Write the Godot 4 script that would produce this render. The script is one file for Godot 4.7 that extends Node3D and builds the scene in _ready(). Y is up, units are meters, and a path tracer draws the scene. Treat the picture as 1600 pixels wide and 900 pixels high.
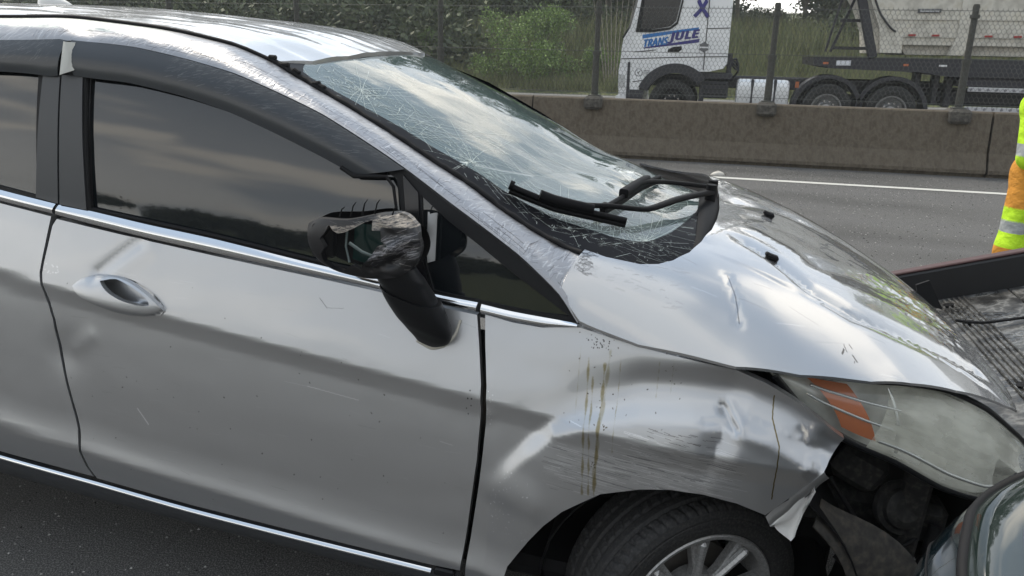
extends Node3D
# A silver hatchback, wrecked, on a motorway beside a concrete median with a fence; x runs along the road, y is up, the viewer stands near the origin.

var rng := RandomNumberGenerator.new()
var taken := {}
var M := {}

func _ready():
	rng.seed = 20
	# ---- camera, sky, light, exposure
	var cam := Camera3D.new()
	cam.name = "camera"
	add_child(cam)
	cam.transform = Transform3D(Basis(Vector3(0.96936, 0.02256, -0.24461), Vector3(-0.09133, 0.9575, -0.2736), Vector3(0.22804, 0.28756, 0.93022)).orthonormalized(), Vector3(0, 1.486, 0))
	cam.fov = 40.13
	cam.near = 0.05
	cam.far = 1500.0
	cam.current = true
	var env := Environment.new()
	env.background_mode = Environment.BG_SKY
	var sky := Sky.new()
	var pano := PanoramaSkyMaterial.new()
	pano.panorama = make_sky()
	sky.sky_material = pano
	env.sky = sky
	env.background_energy_multiplier = 1.0
	env.tonemap_mode = Environment.TONE_MAPPER_LINEAR
	env.tonemap_exposure = 1.95
	env.sdfgi_enabled = true
	env.ssao_enabled = true
	env.ssil_enabled = true
	env.fog_enabled = true
	env.fog_density = 0.0012
	env.fog_light_color = Color(0.78, 0.80, 0.80)
	var we := WorldEnvironment.new()
	we.name = "environment"
	we.environment = env
	add_child(we)
	var sun := DirectionalLight3D.new()
	sun.name = "sun"
	add_child(sun)
	sun.light_energy = 0.5
	sun.light_color = Color(1.0, 0.95, 0.87)
	sun.light_angular_distance = 14.0
	sun.shadow_enabled = true
	sun.look_at_from_position(Vector3(-5, 9.5, -4), Vector3.ZERO)
	materials()
	# ---- setting
	build_ground()
	build_barrier()
	build_fence()
	build_vegetation()
	build_hill_behind()
	# ---- things
	build_truck()
	build_silver_car()
	build_tow_bed()
	build_dark_car()
	build_person()
	build_debris()

func fbm(n: FastNoiseLite, d: Vector3) -> float:
	return n.get_noise_3dv(d)

# The sky as it hangs over the whole place: pale and bright low in the south-west (where the hidden sun is), blue-grey overhead, cream-lit clouds drawn out in bands.
func make_sky() -> ImageTexture:
	var w := 1024
	var h := 512
	var im := Image.create(w, h, false, Image.FORMAT_RGBF)
	var n := FastNoiseLite.new()
	n.seed = 4
	n.noise_type = FastNoiseLite.TYPE_SIMPLEX
	n.frequency = 0.62
	n.fractal_type = FastNoiseLite.FRACTAL_FBM
	n.fractal_octaves = 4
	var n2 := FastNoiseLite.new()
	n2.seed = 9
	n2.frequency = 0.5
	n2.fractal_octaves = 3
	var sun_dir := Vector3(-5, 5.5, -8).normalized()
	for j in h:
		var el: float = PI * (0.5 - (j + 0.5) / h)
		var y := sin(el)
		for i in w:
			var az: float = TAU * (i + 0.5) / w
			# column 0 looks along -z... +x at a quarter
			var d := Vector3(sin(az) * cos(el), y, -cos(az) * cos(el))
			var up: float = max(y, 0.0)
			var k: float = 1.0 / (up + 0.22)
			var q := Vector3(d.x * k, 0.0, d.z * k * 1.7)
			var c1: float = n.get_noise_3dv(q)
			var c2: float = n2.get_noise_3dv(q + Vector3(7, 3, 1))
			var toward: float = pow(clampf(d.dot(sun_dir) * 0.5 + 0.5, 0, 1), 2.2)
			var base := Color(0.25, 0.315, 0.405).lerp(Color(1.34, 1.30, 1.21), exp(-up * 4.2))
			base = base * (0.80 + 0.75 * toward)
			var cloud: float = smoothstep(0.09, 0.38, c1 + 0.25 * c2)
			var lit := Color(1.16, 1.09, 0.97) * (0.85 + 0.75 * toward)
			var dark := Color(0.32, 0.40, 0.50) * (0.85 + 0.6 * toward)
			var c := base.lerp(lit, cloud * 0.85)
			var heavy: float = smoothstep(0.06, 0.38, c2)
			c = c.lerp(dark, heavy * 0.6)
			if y < 0.0:
				c = c.lerp(Color(0.22, 0.22, 0.21), smoothstep(0.0, 0.06, -y))
			im.set_pixel(i, j, Color(c.r, c.g, c.b))
	return ImageTexture.create_from_image(im)

# ------------------------------------------------------------------ names, metas, nodes
func numbered(called: String) -> String:
	if not taken.has(called):
		taken[called] = 0
		return called
	taken[called] += 1
	return "%s_%03d" % [called, taken[called]]

func thing(called: String, label: String, category: String, group := "") -> Node3D:
	var o := Node3D.new()
	o.name = numbered(called)
	add_child(o, true)
	tag(o, label, category, group)
	return o

func tag(o, label: String, category: String, group := "", kind := ""):
	if label:
		o.set_meta("label", label)
	if category:
		o.set_meta("category", category)
	if group:
		o.set_meta("group", group)
	if kind:
		o.set_meta("kind", kind)
	return o

func put(called: String, mesh: Mesh, mat: Material, parent: Node = null) -> MeshInstance3D:
	var o := MeshInstance3D.new()
	o.name = called if parent else numbered(called)
	o.mesh = mesh
	o.material_override = mat
	o.cast_shadow = GeometryInstance3D.SHADOW_CASTING_SETTING_ON
	(parent if parent else self).add_child(o, true)
	return o

func structure(called: String, mesh: Mesh, mat: Material, label := "") -> MeshInstance3D:
	var o := put(called, mesh, mat)
	o.set_meta("kind", "structure")
	if label:
		o.set_meta("label", label)
	return o

# ------------------------------------------------------------------ materials
func mat(c: Color, rough := 0.6, metal := 0.0) -> StandardMaterial3D:
	var m := StandardMaterial3D.new()
	m.albedo_color = c
	m.roughness = rough
	m.metallic = metal
	return m

func lin(r: float, g: float, b: float) -> Color:
	return Color(r, g, b).linear_to_srgb()

func noise_tex(seed_: int, freq: float, ramp: Array, size := 512, octaves := 4, type := FastNoiseLite.TYPE_SIMPLEX) -> NoiseTexture2D:
	var n := FastNoiseLite.new()
	n.seed = seed_
	n.frequency = freq
	n.noise_type = type
	n.fractal_octaves = octaves
	var t := NoiseTexture2D.new()
	t.width = size
	t.height = size
	t.seamless = true
	t.noise = n
	if ramp:
		var g := Gradient.new()
		g.offsets = PackedFloat32Array(ramp.map(func(r): return r[0]))
		g.colors = PackedColorArray(ramp.map(func(r): return r[1]))
		t.color_ramp = g
	return t

func bump_tex(seed_: int, freq: float, strength: float, size := 512, octaves := 4) -> NoiseTexture2D:
	var t := noise_tex(seed_, freq, [], size, octaves)
	t.as_normal_map = true
	t.bump_strength = strength
	return t

func world_mapped(m: StandardMaterial3D, scale: float, world := true) -> StandardMaterial3D:
	m.uv1_triplanar = true
	m.uv1_world_triplanar = world
	m.uv1_scale = Vector3.ONE * scale
	return m

func materials():
	var m: StandardMaterial3D
	# silver metallic paint: one recipe; panels with scuffs add a computed albedo texture
	M.paint_rough = noise_tex(29, 0.012, [[0.2, Color(0.94, 0.94, 0.94)], [0.8, Color(1, 1, 1)]], 512, 5)
	M.paint = silver(null)
	M.dark_trim = mat(lin(0.012, 0.0125, 0.014), 0.40)
	M.dark_trim.metallic_specular = 0.3
	M.rubber = mat(lin(0.010, 0.010, 0.011), 0.65)
	M.rubber.metallic_specular = 0.3
	M.black = mat(lin(0.007, 0.007, 0.008), 0.6)
	M.black.metallic_specular = 0.25
	M.black_gloss = mat(lin(0.008, 0.008, 0.010), 0.16)
	M.frit = mat(lin(0.008, 0.008, 0.010), 0.30)
	M.frit.metallic_specular = 0.14
	M.chrome = mat(lin(0.72, 0.73, 0.75), 0.10, 1.0)
	M.bare_metal = mat(lin(0.75, 0.76, 0.78), 0.22, 1.0)
	M.alloy = mat(lin(0.50, 0.50, 0.50), 0.38, 0.6)
	M.tint = mat(lin(0.008, 0.010, 0.012), 0.03)
	M.tint.metallic_specular = 0.85
	M.pillar_cover = mat(lin(0.045, 0.048, 0.053), 0.38)
	m = mat(Color.WHITE, 0.24)
	var vi := new_image(1024, 96, lin(0.036, 0.040, 0.046))
	for i in 520:
		var u := rng.randf_range(0.30, 0.95)
		var p := Vector2(u * 1024, pow(rng.randf(), 2.2) * 60.0)
		stroke(vi, p, p + Vector2(rng.randf_range(4, 22), rng.randf_range(-14, -3)), rng.randf_range(0.7, 1.8), lin(0.22, 0.22, 0.22), rng.randf_range(0.1, 0.4))
	m.albedo_texture = tex_of(vi)
	M.visor = m
	# asphalt
	m = mat(Color.WHITE, 0.86)
	m.albedo_texture = noise_tex(3, 0.07, [[0.2, lin(0.035, 0.035, 0.036)], [0.48, lin(0.088, 0.087, 0.085)], [0.62, lin(0.135, 0.133, 0.130)], [0.78, lin(0.34, 0.33, 0.32)]], 1024, 5)
	m.albedo_texture.noise.fractal_gain = 0.85
	m.detail_enabled = true
	m.detail_blend_mode = BaseMaterial3D.BLEND_MODE_MUL
	m.normal_enabled = true
	m.normal_texture = bump_tex(5, 0.2, 6.0, 1024, 3)
	m.normal_scale = 0.7
	M.asphalt = world_mapped(m, 1.6)
	M.asphalt.detail_enabled = false
	m = mat(lin(0.58, 0.58, 0.55), 0.7)
	m.albedo_texture = noise_tex(8, 0.08, [[0.0, Color(0.62, 0.62, 0.6)], [0.45, Color(1, 1, 1)], [1.0, Color(0.92, 0.92, 0.9)]], 512, 5)
	M.road_paint = world_mapped(m, 1.5)
	# concrete of the median
	m = mat(Color.WHITE, 0.88)
	m.albedo_texture = noise_tex(12, 0.012, [[0.15, lin(0.078, 0.062, 0.045)], [0.42, lin(0.100, 0.082, 0.060)], [0.60, lin(0.118, 0.098, 0.073)], [0.85, lin(0.092, 0.076, 0.056)]], 1024, 6)
	m.normal_enabled = true
	m.normal_texture = bump_tex(13, 0.06, 3.0, 512, 5)
	m.normal_scale = 0.5
	M.concrete = world_mapped(m, 0.55)
	M.concrete.uv1_scale = Vector3(0.6, 0.38, 0.6)
	M.post_steel = mat(lin(0.055, 0.055, 0.048), 0.55, 0.2)
	M.wire = mat(lin(0.09, 0.095, 0.09), 0.5, 0.5)
	# plants
	M.leaf = mat(Color.WHITE, 0.65)
	M.leaf.vertex_color_use_as_albedo = true
	M.leaf.backlight = Color(0.25, 0.3, 0.12)
	M.bark = mat(lin(0.16, 0.145, 0.12), 0.9)
	m = mat(Color.WHITE, 0.95)
	m.albedo_texture = noise_tex(17, 0.03, [[0.2, lin(0.035, 0.05, 0.018)], [0.5, lin(0.075, 0.09, 0.032)], [0.8, lin(0.13, 0.125, 0.055)]], 512, 5)
	M.earth_grass = world_mapped(m, 0.15)

func silver(tex, bump = null) -> StandardMaterial3D:
	var m := mat(lin(0.46, 0.467, 0.48) if tex == null else lin(0.76, 0.77, 0.79), 0.39, 0.84)
	m.roughness_texture = M.paint_rough
	m.clearcoat_enabled = true
	m.clearcoat = 1.0
	m.clearcoat_roughness = 0.025
	if tex:
		m.albedo_texture = tex
	if bump:
		m.normal_enabled = true
		m.normal_texture = bump
		m.normal_scale = 0.5
	return m

# ------------------------------------------------------------------ mesh helpers
func begin() -> SurfaceTool:
	var st := SurfaceTool.new()
	st.begin(Mesh.PRIMITIVE_TRIANGLES)
	return st

func tri(st: SurfaceTool, a: Vector3, b: Vector3, c: Vector3, na: Vector3, nb: Vector3, nc: Vector3, ua := Vector2.ZERO, ub := Vector2.ZERO, uc := Vector2.ZERO):
	# front faces run clockwise
	if (b - a).cross(c - a).dot(na + nb + nc) > 0.0:
		var t := b
		b = c
		c = t
		t = nb
		nb = nc
		nc = t
		var u := ub
		ub = uc
		uc = u
	st.set_normal(na)
	st.set_uv(ua)
	st.add_vertex(a)
	st.set_normal(nb)
	st.set_uv(ub)
	st.add_vertex(b)
	st.set_normal(nc)
	st.set_uv(uc)
	st.add_vertex(c)

func quad(st: SurfaceTool, a: Vector3, b: Vector3, c: Vector3, d: Vector3, n := Vector3.ZERO):
	if n == Vector3.ZERO:
		n = (c - a).cross(b - d)
		n = n.normalized() if n.length() > 1e-12 else Vector3.UP
	tri(st, a, b, c, n, n, n, Vector2(0, 0), Vector2(1, 0), Vector2(1, 1))
	tri(st, a, c, d, n, n, n, Vector2(0, 0), Vector2(1, 1), Vector2(0, 1))

# a box with chamfered edges, turned by basis b
func box(st: SurfaceTool, c: Vector3, size: Vector3, ch := 0.0, b := Basis.IDENTITY):
	var h := size * 0.5
	ch = minf(ch, minf(h.x, minf(h.y, h.z)) * 0.9)
	for ax in 3:
		var u := (ax + 1) % 3
		var v := (ax + 2) % 3
		for s in [-1.0, 1.0]:
			var p := []
			for k in [[-1, -1], [1, -1], [1, 1], [-1, 1]]:
				var q := Vector3.ZERO
				q[ax] = s * h[ax]
				q[u] = k[0] * (h[u] - ch)
				q[v] = k[1] * (h[v] - ch)
				p.append(c + b * q)
			var n := Vector3.ZERO
			n[ax] = s
			quad(st, p[0], p[1], p[2], p[3], b * n)
		if ch > 0.0:
			for s in [-1.0, 1.0]:
				for r in [-1.0, 1.0]:
					var e := []
					for k in [-1, 1]:
						var q1 := Vector3.ZERO
						q1[ax] = k * (h[ax] - ch)
						q1[u] = s * h[u]
						q1[v] = r * (h[v] - ch)
						var q2 := Vector3.ZERO
						q2[ax] = k * (h[ax] - ch)
						q2[u] = s * (h[u] - ch)
						q2[v] = r * h[v]
						e.append(c + b * q1)
						e.append(c + b * q2)
					var n2 := Vector3.ZERO
					n2[u] = s
					n2[v] = r
					quad(st, e[0], e[1], e[3], e[2], (b * n2).normalized())
	if ch > 0.0:
		for sx in [-1.0, 1.0]:
			for sy in [-1.0, 1.0]:
				for sz in [-1.0, 1.0]:
					var a1 := c + b * Vector3(sx * h.x, sy * (h.y - ch), sz * (h.z - ch))
					var a2 := c + b * Vector3(sx * (h.x - ch), sy * h.y, sz * (h.z - ch))
					var a3 := c + b * Vector3(sx * (h.x - ch), sy * (h.y - ch), sz * h.z)
					var n3 := (b * Vector3(sx, sy, sz)).normalized()
					tri(st, a1, a2, a3, n3, n3, n3)

func frame_for(d: Vector3) -> Basis:
	var up := Vector3.UP if absf(d.normalized().y) < 0.95 else Vector3.RIGHT
	var x := d.normalized()
	var z := x.cross(up).normalized()
	return Basis(x, z.cross(x), z)

# bar of rectangular section from a to b
func bar(st: SurfaceTool, a: Vector3, b: Vector3, w: float, h: float, ch := 0.0):
	box(st, (a + b) * 0.5, Vector3(a.distance_to(b), h, w), ch, frame_for(b - a))

# round tube along points
func tube(st: SurfaceTool, pts: Array, r0: float, r1 := -1.0, sides := 8, caps := true):
	if r1 < 0.0:
		r1 = r0
	var rings := []
	var norms := []
	for i in pts.size():
		var d: Vector3 = pts[mini(i + 1, pts.size() - 1)] - pts[maxi(i - 1, 0)]
		var b := frame_for(d)
		var r: float = lerpf(r0, r1, float(i) / maxf(1, pts.size() - 1))
		var ring := []
		var nr := []
		for k in sides:
			var a: float = TAU * k / sides
			var n: Vector3 = b.y * cos(a) + b.z * sin(a)
			ring.append(pts[i] + n * r)
			nr.append(n)
		rings.append(ring)
		norms.append(nr)
	for i in pts.size() - 1:
		for k in sides:
			var k2 := (k + 1) % sides
			tri(st, rings[i][k], rings[i + 1][k], rings[i + 1][k2], norms[i][k], norms[i + 1][k], norms[i + 1][k2])
			tri(st, rings[i][k], rings[i + 1][k2], rings[i][k2], norms[i][k], norms[i + 1][k2], norms[i][k2])
	if caps:
		for e in [0, pts.size() - 1]:
			var dir: Vector3 = (pts[0] - pts[1]) if e == 0 else (pts[-1] - pts[-2])
			dir = dir.normalized()
			for k in range(1, sides - 1):
				tri(st, rings[e][0], rings[e][k], rings[e][k + 1], dir, dir, dir)

# a grid of points as a smooth sheet; normals from differences, turned towards `out`
func sheet(st: SurfaceTool, g: Array, out: Vector3, closed_u := false, flip_center = null):
	var nr := g.size()
	var nc: int = g[0].size()
	var nn := []
	for i in nr:
		var row := []
		for j in nc:
			var du: Vector3 = g[mini(i + 1, nr - 1)][j] - g[maxi(i - 1, 0)][j]
			var j0 := j - 1
			var j1 := j + 1
			if closed_u:
				j0 = (j - 1 + nc - 1) % (nc - 1)
				j1 = (j + 1) % (nc - 1) if j < nc - 1 else 1
			else:
				j0 = maxi(j0, 0)
				j1 = mini(j1, nc - 1)
			var dv: Vector3 = g[i][j1] - g[i][j0]
			var n := du.cross(dv)
			n = n.normalized() if n.length() > 1e-12 else out
			var o := out
			if flip_center != null:
				o = g[i][j] - flip_center
			if n.dot(o) < 0.0:
				n = -n
			row.append(n)
		nn.append(row)
	for i in nr - 1:
		for j in nc - 1:
			var u0 := float(i) / (nr - 1)
			var u1 := float(i + 1) / (nr - 1)
			var v0 := float(j) / (nc - 1)
			var v1 := float(j + 1) / (nc - 1)
			tri(st, g[i][j], g[i + 1][j], g[i + 1][j + 1], nn[i][j], nn[i + 1][j], nn[i + 1][j + 1], Vector2(u0, v0), Vector2(u1, v0), Vector2(u1, v1))
			tri(st, g[i][j], g[i + 1][j + 1], g[i][j + 1], nn[i][j], nn[i + 1][j + 1], nn[i][j + 1], Vector2(u0, v0), Vector2(u1, v1), Vector2(u0, v1))
	return nn

# sheet with thickness: the back lies `t` behind
func shell(st: SurfaceTool, g: Array, out: Vector3, t: float):
	var nn: Array = sheet(st, g, out)
	var back := []
	for i in g.size():
		var row := []
		for j in g[0].size():
			row.append(g[i][j] - nn[i][j] * t)
		back.append(row)
	sheet(st, back, -out)
	var nr := g.size() - 1
	var nc: int = g[0].size() - 1
	for i in nr:
		quad(st, g[i][0], g[i + 1][0], back[i + 1][0], back[i][0])
		quad(st, g[i][nc], g[i + 1][nc], back[i + 1][nc], back[i][nc])
	for j in nc:
		quad(st, g[0][j], g[0][j + 1], back[0][j + 1], back[0][j])
		quad(st, g[nr][j], g[nr][j + 1], back[nr][j + 1], back[nr][j])

# turned profile: pts are (radius, along axis)
func lathe(st: SurfaceTool, pts: Array, at: Vector3, axis: Vector3, n := 48):
	var b := frame_for(axis)
	for i in pts.size() - 1:
		var p: Vector2 = pts[i]
		var q: Vector2 = pts[i + 1]
		var dn := Vector2(q.y - p.y, p.x - q.x).normalized()
		for k in n:
			var a0: float = TAU * k / n
			var a1: float = TAU * (k + 1) / n
			var r0: Vector3 = b.y * cos(a0) + b.z * sin(a0)
			var r1: Vector3 = b.y * cos(a1) + b.z * sin(a1)
			var A := at + r0 * p.x + b.x * p.y
			var B := at + r0 * q.x + b.x * q.y
			var C := at + r1 * q.x + b.x * q.y
			var D := at + r1 * p.x + b.x * p.y
			var n0: Vector3 = r0 * dn.x + b.x * dn.y
			var n1: Vector3 = r1 * dn.x + b.x * dn.y
			tri(st, A, B, C, n0, n0, n1)
			tri(st, A, C, D, n0, n1, n1)

# flat polygon (2D points) pushed out by depth: frame o + u*x + v*y, thickness along w
func prism(st: SurfaceTool, poly: Array, o: Vector3, u: Vector3, v: Vector3, w: Vector3, depth: float):
	var pv := PackedVector2Array(poly)
	var idx := Geometry2D.triangulate_polygon(pv)
	for s in [0.0, 1.0]:
		var nn := w.normalized() * (1.0 if s > 0.5 else -1.0)
		for k in range(0, idx.size(), 3):
			var q := []
			for e in 3:
				var p := pv[idx[k + e]]
				q.append(o + u * p.x + v * p.y + w * depth * s)
			tri(st, q[0], q[1], q[2], nn, nn, nn)
	var cw := Geometry2D.is_polygon_clockwise(pv)
	for i in pv.size():
		var p := pv[i]
		var q := pv[(i + 1) % pv.size()]
		var e := (q - p).normalized()
		var n2 := Vector2(e.y, -e.x) * (-1.0 if cw else 1.0)
		var n := (u * n2.x + v * n2.y).normalized()
		var A := o + u * p.x + v * p.y
		var B := o + u * q.x + v * q.y
		quad(st, A, B, B + w * depth, A + w * depth, n)

# smooth curve through [x, y] pairs
func tab(t: Array, x: float) -> float:
	var n := t.size()
	if x <= t[0][0]:
		return t[0][1]
	if x >= t[n - 1][0]:
		return t[n - 1][1]
	var i := 1
	while x > t[i][0]:
		i += 1
	var x0: float = t[i - 1][0]
	var x1: float = t[i][0]
	var y0: float = t[i - 1][1]
	var y1: float = t[i][1]
	var d: float = (y1 - y0) / (x1 - x0)
	var m0 := d
	var m1 := d
	if i > 1:
		m0 = (y1 - t[i - 2][1]) / (x1 - t[i - 2][0])
	if i < n - 1:
		m1 = (t[i + 1][1] - y0) / (t[i + 1][0] - x0)
	var h := x1 - x0
	var s := (x - x0) / h
	return y0 * (1 + 2 * s) * (1 - s) * (1 - s) + m0 * h * s * (1 - s) * (1 - s) + y1 * s * s * (3 - 2 * s) + m1 * h * s * s * (s - 1)

# resample a polyline (Vector3) to n points by Catmull-Rom
func curve(pts: Array, n: int) -> Array:
	var out := []
	var L := [0.0]
	for i in range(1, pts.size()):
		L.append(L[i - 1] + pts[i].distance_to(pts[i - 1]))
	for k in n:
		var s: float = L[-1] * k / (n - 1)
		var i := 1
		while i < pts.size() - 1 and L[i] < s:
			i += 1
		var t: float = clampf((s - L[i - 1]) / maxf(L[i] - L[i - 1], 1e-9), 0, 1)
		var p0 = pts[maxi(i - 2, 0)]
		var p3 = pts[mini(i + 1, pts.size() - 1)]
		out.append(pts[i - 1].lerp(pts[i], t) * 0.4 + pts[i - 1].cubic_interpolate(pts[i], p0, p3, t) * 0.6)
	return out

func smooth2(pts: Array, n: int) -> Array:
	return curve(pts.map(func(p): return Vector3(p.x, p.y, 0)), n).map(func(p): return Vector2(p.x, p.y))

func dist_seg(p: Vector2, a: Vector2, b: Vector2) -> float:
	return p.distance_to(Geometry2D.get_closest_point_to_segment(p, a, b))

func dist_line(p: Vector2, pts: Array) -> float:
	var d := 1e9
	for i in pts.size() - 1:
		d = minf(d, dist_seg(p, pts[i], pts[i + 1]))
	return d

# A curved panel over a 2D outline. mode 0: the outline is (x, y) and f gives z; mode 1: the outline is (x, z) and f gives y.
# `side` is the way the outside faces (+1 or -1). Edges are folded in by `fold`.
func panel(st: SurfaceTool, poly: Array, f: Callable, mode: int, cell: float, side := 1.0, fold := 0.012, holes := [], uvr := Rect2(0, 0, 1, 1)):
	var pv := PackedVector2Array(poly)
	if Geometry2D.is_polygon_clockwise(pv):
		pv.reverse()
	var lo := pv[0]
	var hi := pv[0]
	for p in pv:
		lo = lo.min(p)
		hi = hi.max(p)
	var nx := int(ceil((hi.x - lo.x) / cell)) + 1
	var ny := int(ceil((hi.y - lo.y) / cell)) + 1
	var cut := {}
	var rims := [pv]
	for hpoly in holes:
		rims.append(PackedVector2Array(hpoly))
	for rim in rims:
		for i in rim.size():
			var a: Vector2 = rim[i]
			var b: Vector2 = rim[(i + 1) % rim.size()]
			var m := int(a.distance_to(b) / cell * 8.0) + 2
			for k in m + 1:
				var p := a.lerp(b, float(k) / m)
				cut[Vector2i(int(floor((p.x - lo.x) / cell)), int(floor((p.y - lo.y) / cell)))] = true
	var cache := {}
	var vert := func(p: Vector2) -> Array:
		var key := Vector2i(roundi(p.x * 50000.0), roundi(p.y * 50000.0))
		if cache.has(key):
			return cache[key]
		var e := 0.002
		var z: float = f.call(p.x, p.y)
		var dx: float = (f.call(p.x + e, p.y) - f.call(p.x - e, p.y)) / (2 * e)
		var dy: float = (f.call(p.x, p.y + e) - f.call(p.x, p.y - e)) / (2 * e)
		var r: Array
		var uv := Vector2((p.x - uvr.position.x) / uvr.size.x, 1.0 - (p.y - uvr.position.y) / uvr.size.y)
		if mode == 0:
			r = [Vector3(p.x, p.y, z), (Vector3(-dx, -dy, 1) * side).normalized(), uv]
		else:
			r = [Vector3(p.x, z, p.y), (Vector3(-dx, 1, -dy) * side).normalized(), uv]
		cache[key] = r
		return r
	for i in nx:
		for j in ny:
			var q0 := lo + Vector2(i, j) * cell
			var cellp := PackedVector2Array([q0, q0 + Vector2(cell, 0), q0 + Vector2(cell, cell), q0 + Vector2(0, cell)])
			var pieces := []
			if cut.has(Vector2i(i, j)):
				pieces = Geometry2D.intersect_polygons(cellp, pv)
				for hpoly in holes:
					var next := []
					for pc in pieces:
						for r in Geometry2D.clip_polygons(pc, PackedVector2Array(hpoly)):
							if not Geometry2D.is_polygon_clockwise(r):
								next.append(r)
					pieces = next
			else:
				var mid := q0 + Vector2(cell, cell) * 0.5
				if not Geometry2D.is_point_in_polygon(mid, pv):
					continue
				var inhole := false
				for hpoly in holes:
					if Geometry2D.is_point_in_polygon(mid, PackedVector2Array(hpoly)):
						inhole = true
				if inhole:
					continue
				pieces = [cellp]
			for pc in pieces:
				var idx := Geometry2D.triangulate_polygon(pc)
				for k in range(0, idx.size(), 3):
					var a: Array = vert.call(pc[idx[k]])
					var b: Array = vert.call(pc[idx[k + 1]])
					var c: Array = vert.call(pc[idx[k + 2]])
					tri(st, a[0], b[0], c[0], a[1], b[1], c[1], a[2], b[2], c[2])
	if fold > 0.0:
		for rim in rims:
			var cw := Geometry2D.is_polygon_clockwise(rim)
			for i in rim.size():
				var a: Vector2 = rim[i]
				var b: Vector2 = rim[(i + 1) % rim.size()]
				var m := int(a.distance_to(b) / (cell * 2)) + 1
				var e := (b - a).normalized()
				var o2 := Vector2(e.y, -e.x) * (-1.0 if cw else 1.0)
				var n := Vector3(o2.x, o2.y, 0) if mode == 0 else Vector3(o2.x, 0, o2.y)
				for k in m:
					var A: Array = vert.call(a.lerp(b, float(k) / m))
					var B: Array = vert.call(a.lerp(b, float(k + 1) / m))
					var dn := Vector3(0, 0, -side * fold) if mode == 0 else Vector3(0, -side * fold, 0)
					tri(st, A[0], B[0], B[0] + dn, n, n, n, A[2], B[2], B[2])
					tri(st, A[0], B[0] + dn, A[0] + dn, n, n, n, A[2], B[2], A[2])

# ------------------------------------------------------------------ painting on images
func new_image(w: int, h: int, c := Color.WHITE) -> Image:
	var im := Image.create(w, h, true, Image.FORMAT_RGBA8)
	im.fill(c)
	return im

func blend(im: Image, x: int, y: int, c: Color, a: float):
	if x >= 0 and y >= 0 and x < im.get_width() and y < im.get_height():
		im.set_pixel(x, y, im.get_pixel(x, y).lerp(c, clampf(a, 0, 1)))

# a stroke in image pixels
func stroke(im: Image, a: Vector2, b: Vector2, w: float, c: Color, alpha: float):
	var n := int(a.distance_to(b)) + 1
	var r := int(ceil(w * 0.5))
	for k in n + 1:
		var t := float(k) / n
		var p := a.lerp(b, t)
		for dx in range(-r, r + 1):
			for dy in range(-r, r + 1):
				var d := Vector2(dx, dy).length()
				if d <= w * 0.5 + 0.5:
					blend(im, int(p.x) + dx, int(p.y) + dy, c, alpha * clampf(w * 0.5 + 0.5 - d, 0, 1))

func tex_of(im: Image) -> ImageTexture:
	im.generate_mipmaps()
	return ImageTexture.create_from_image(im)

# ------------------------------------------------------------------ the setting
func flat(st: SurfaceTool, x0: float, x1: float, z0: float, z1: float, y: float):
	quad(st, Vector3(x0, y, z0), Vector3(x1, y, z0), Vector3(x1, y, z1), Vector3(x0, y, z1), Vector3.UP)

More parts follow.
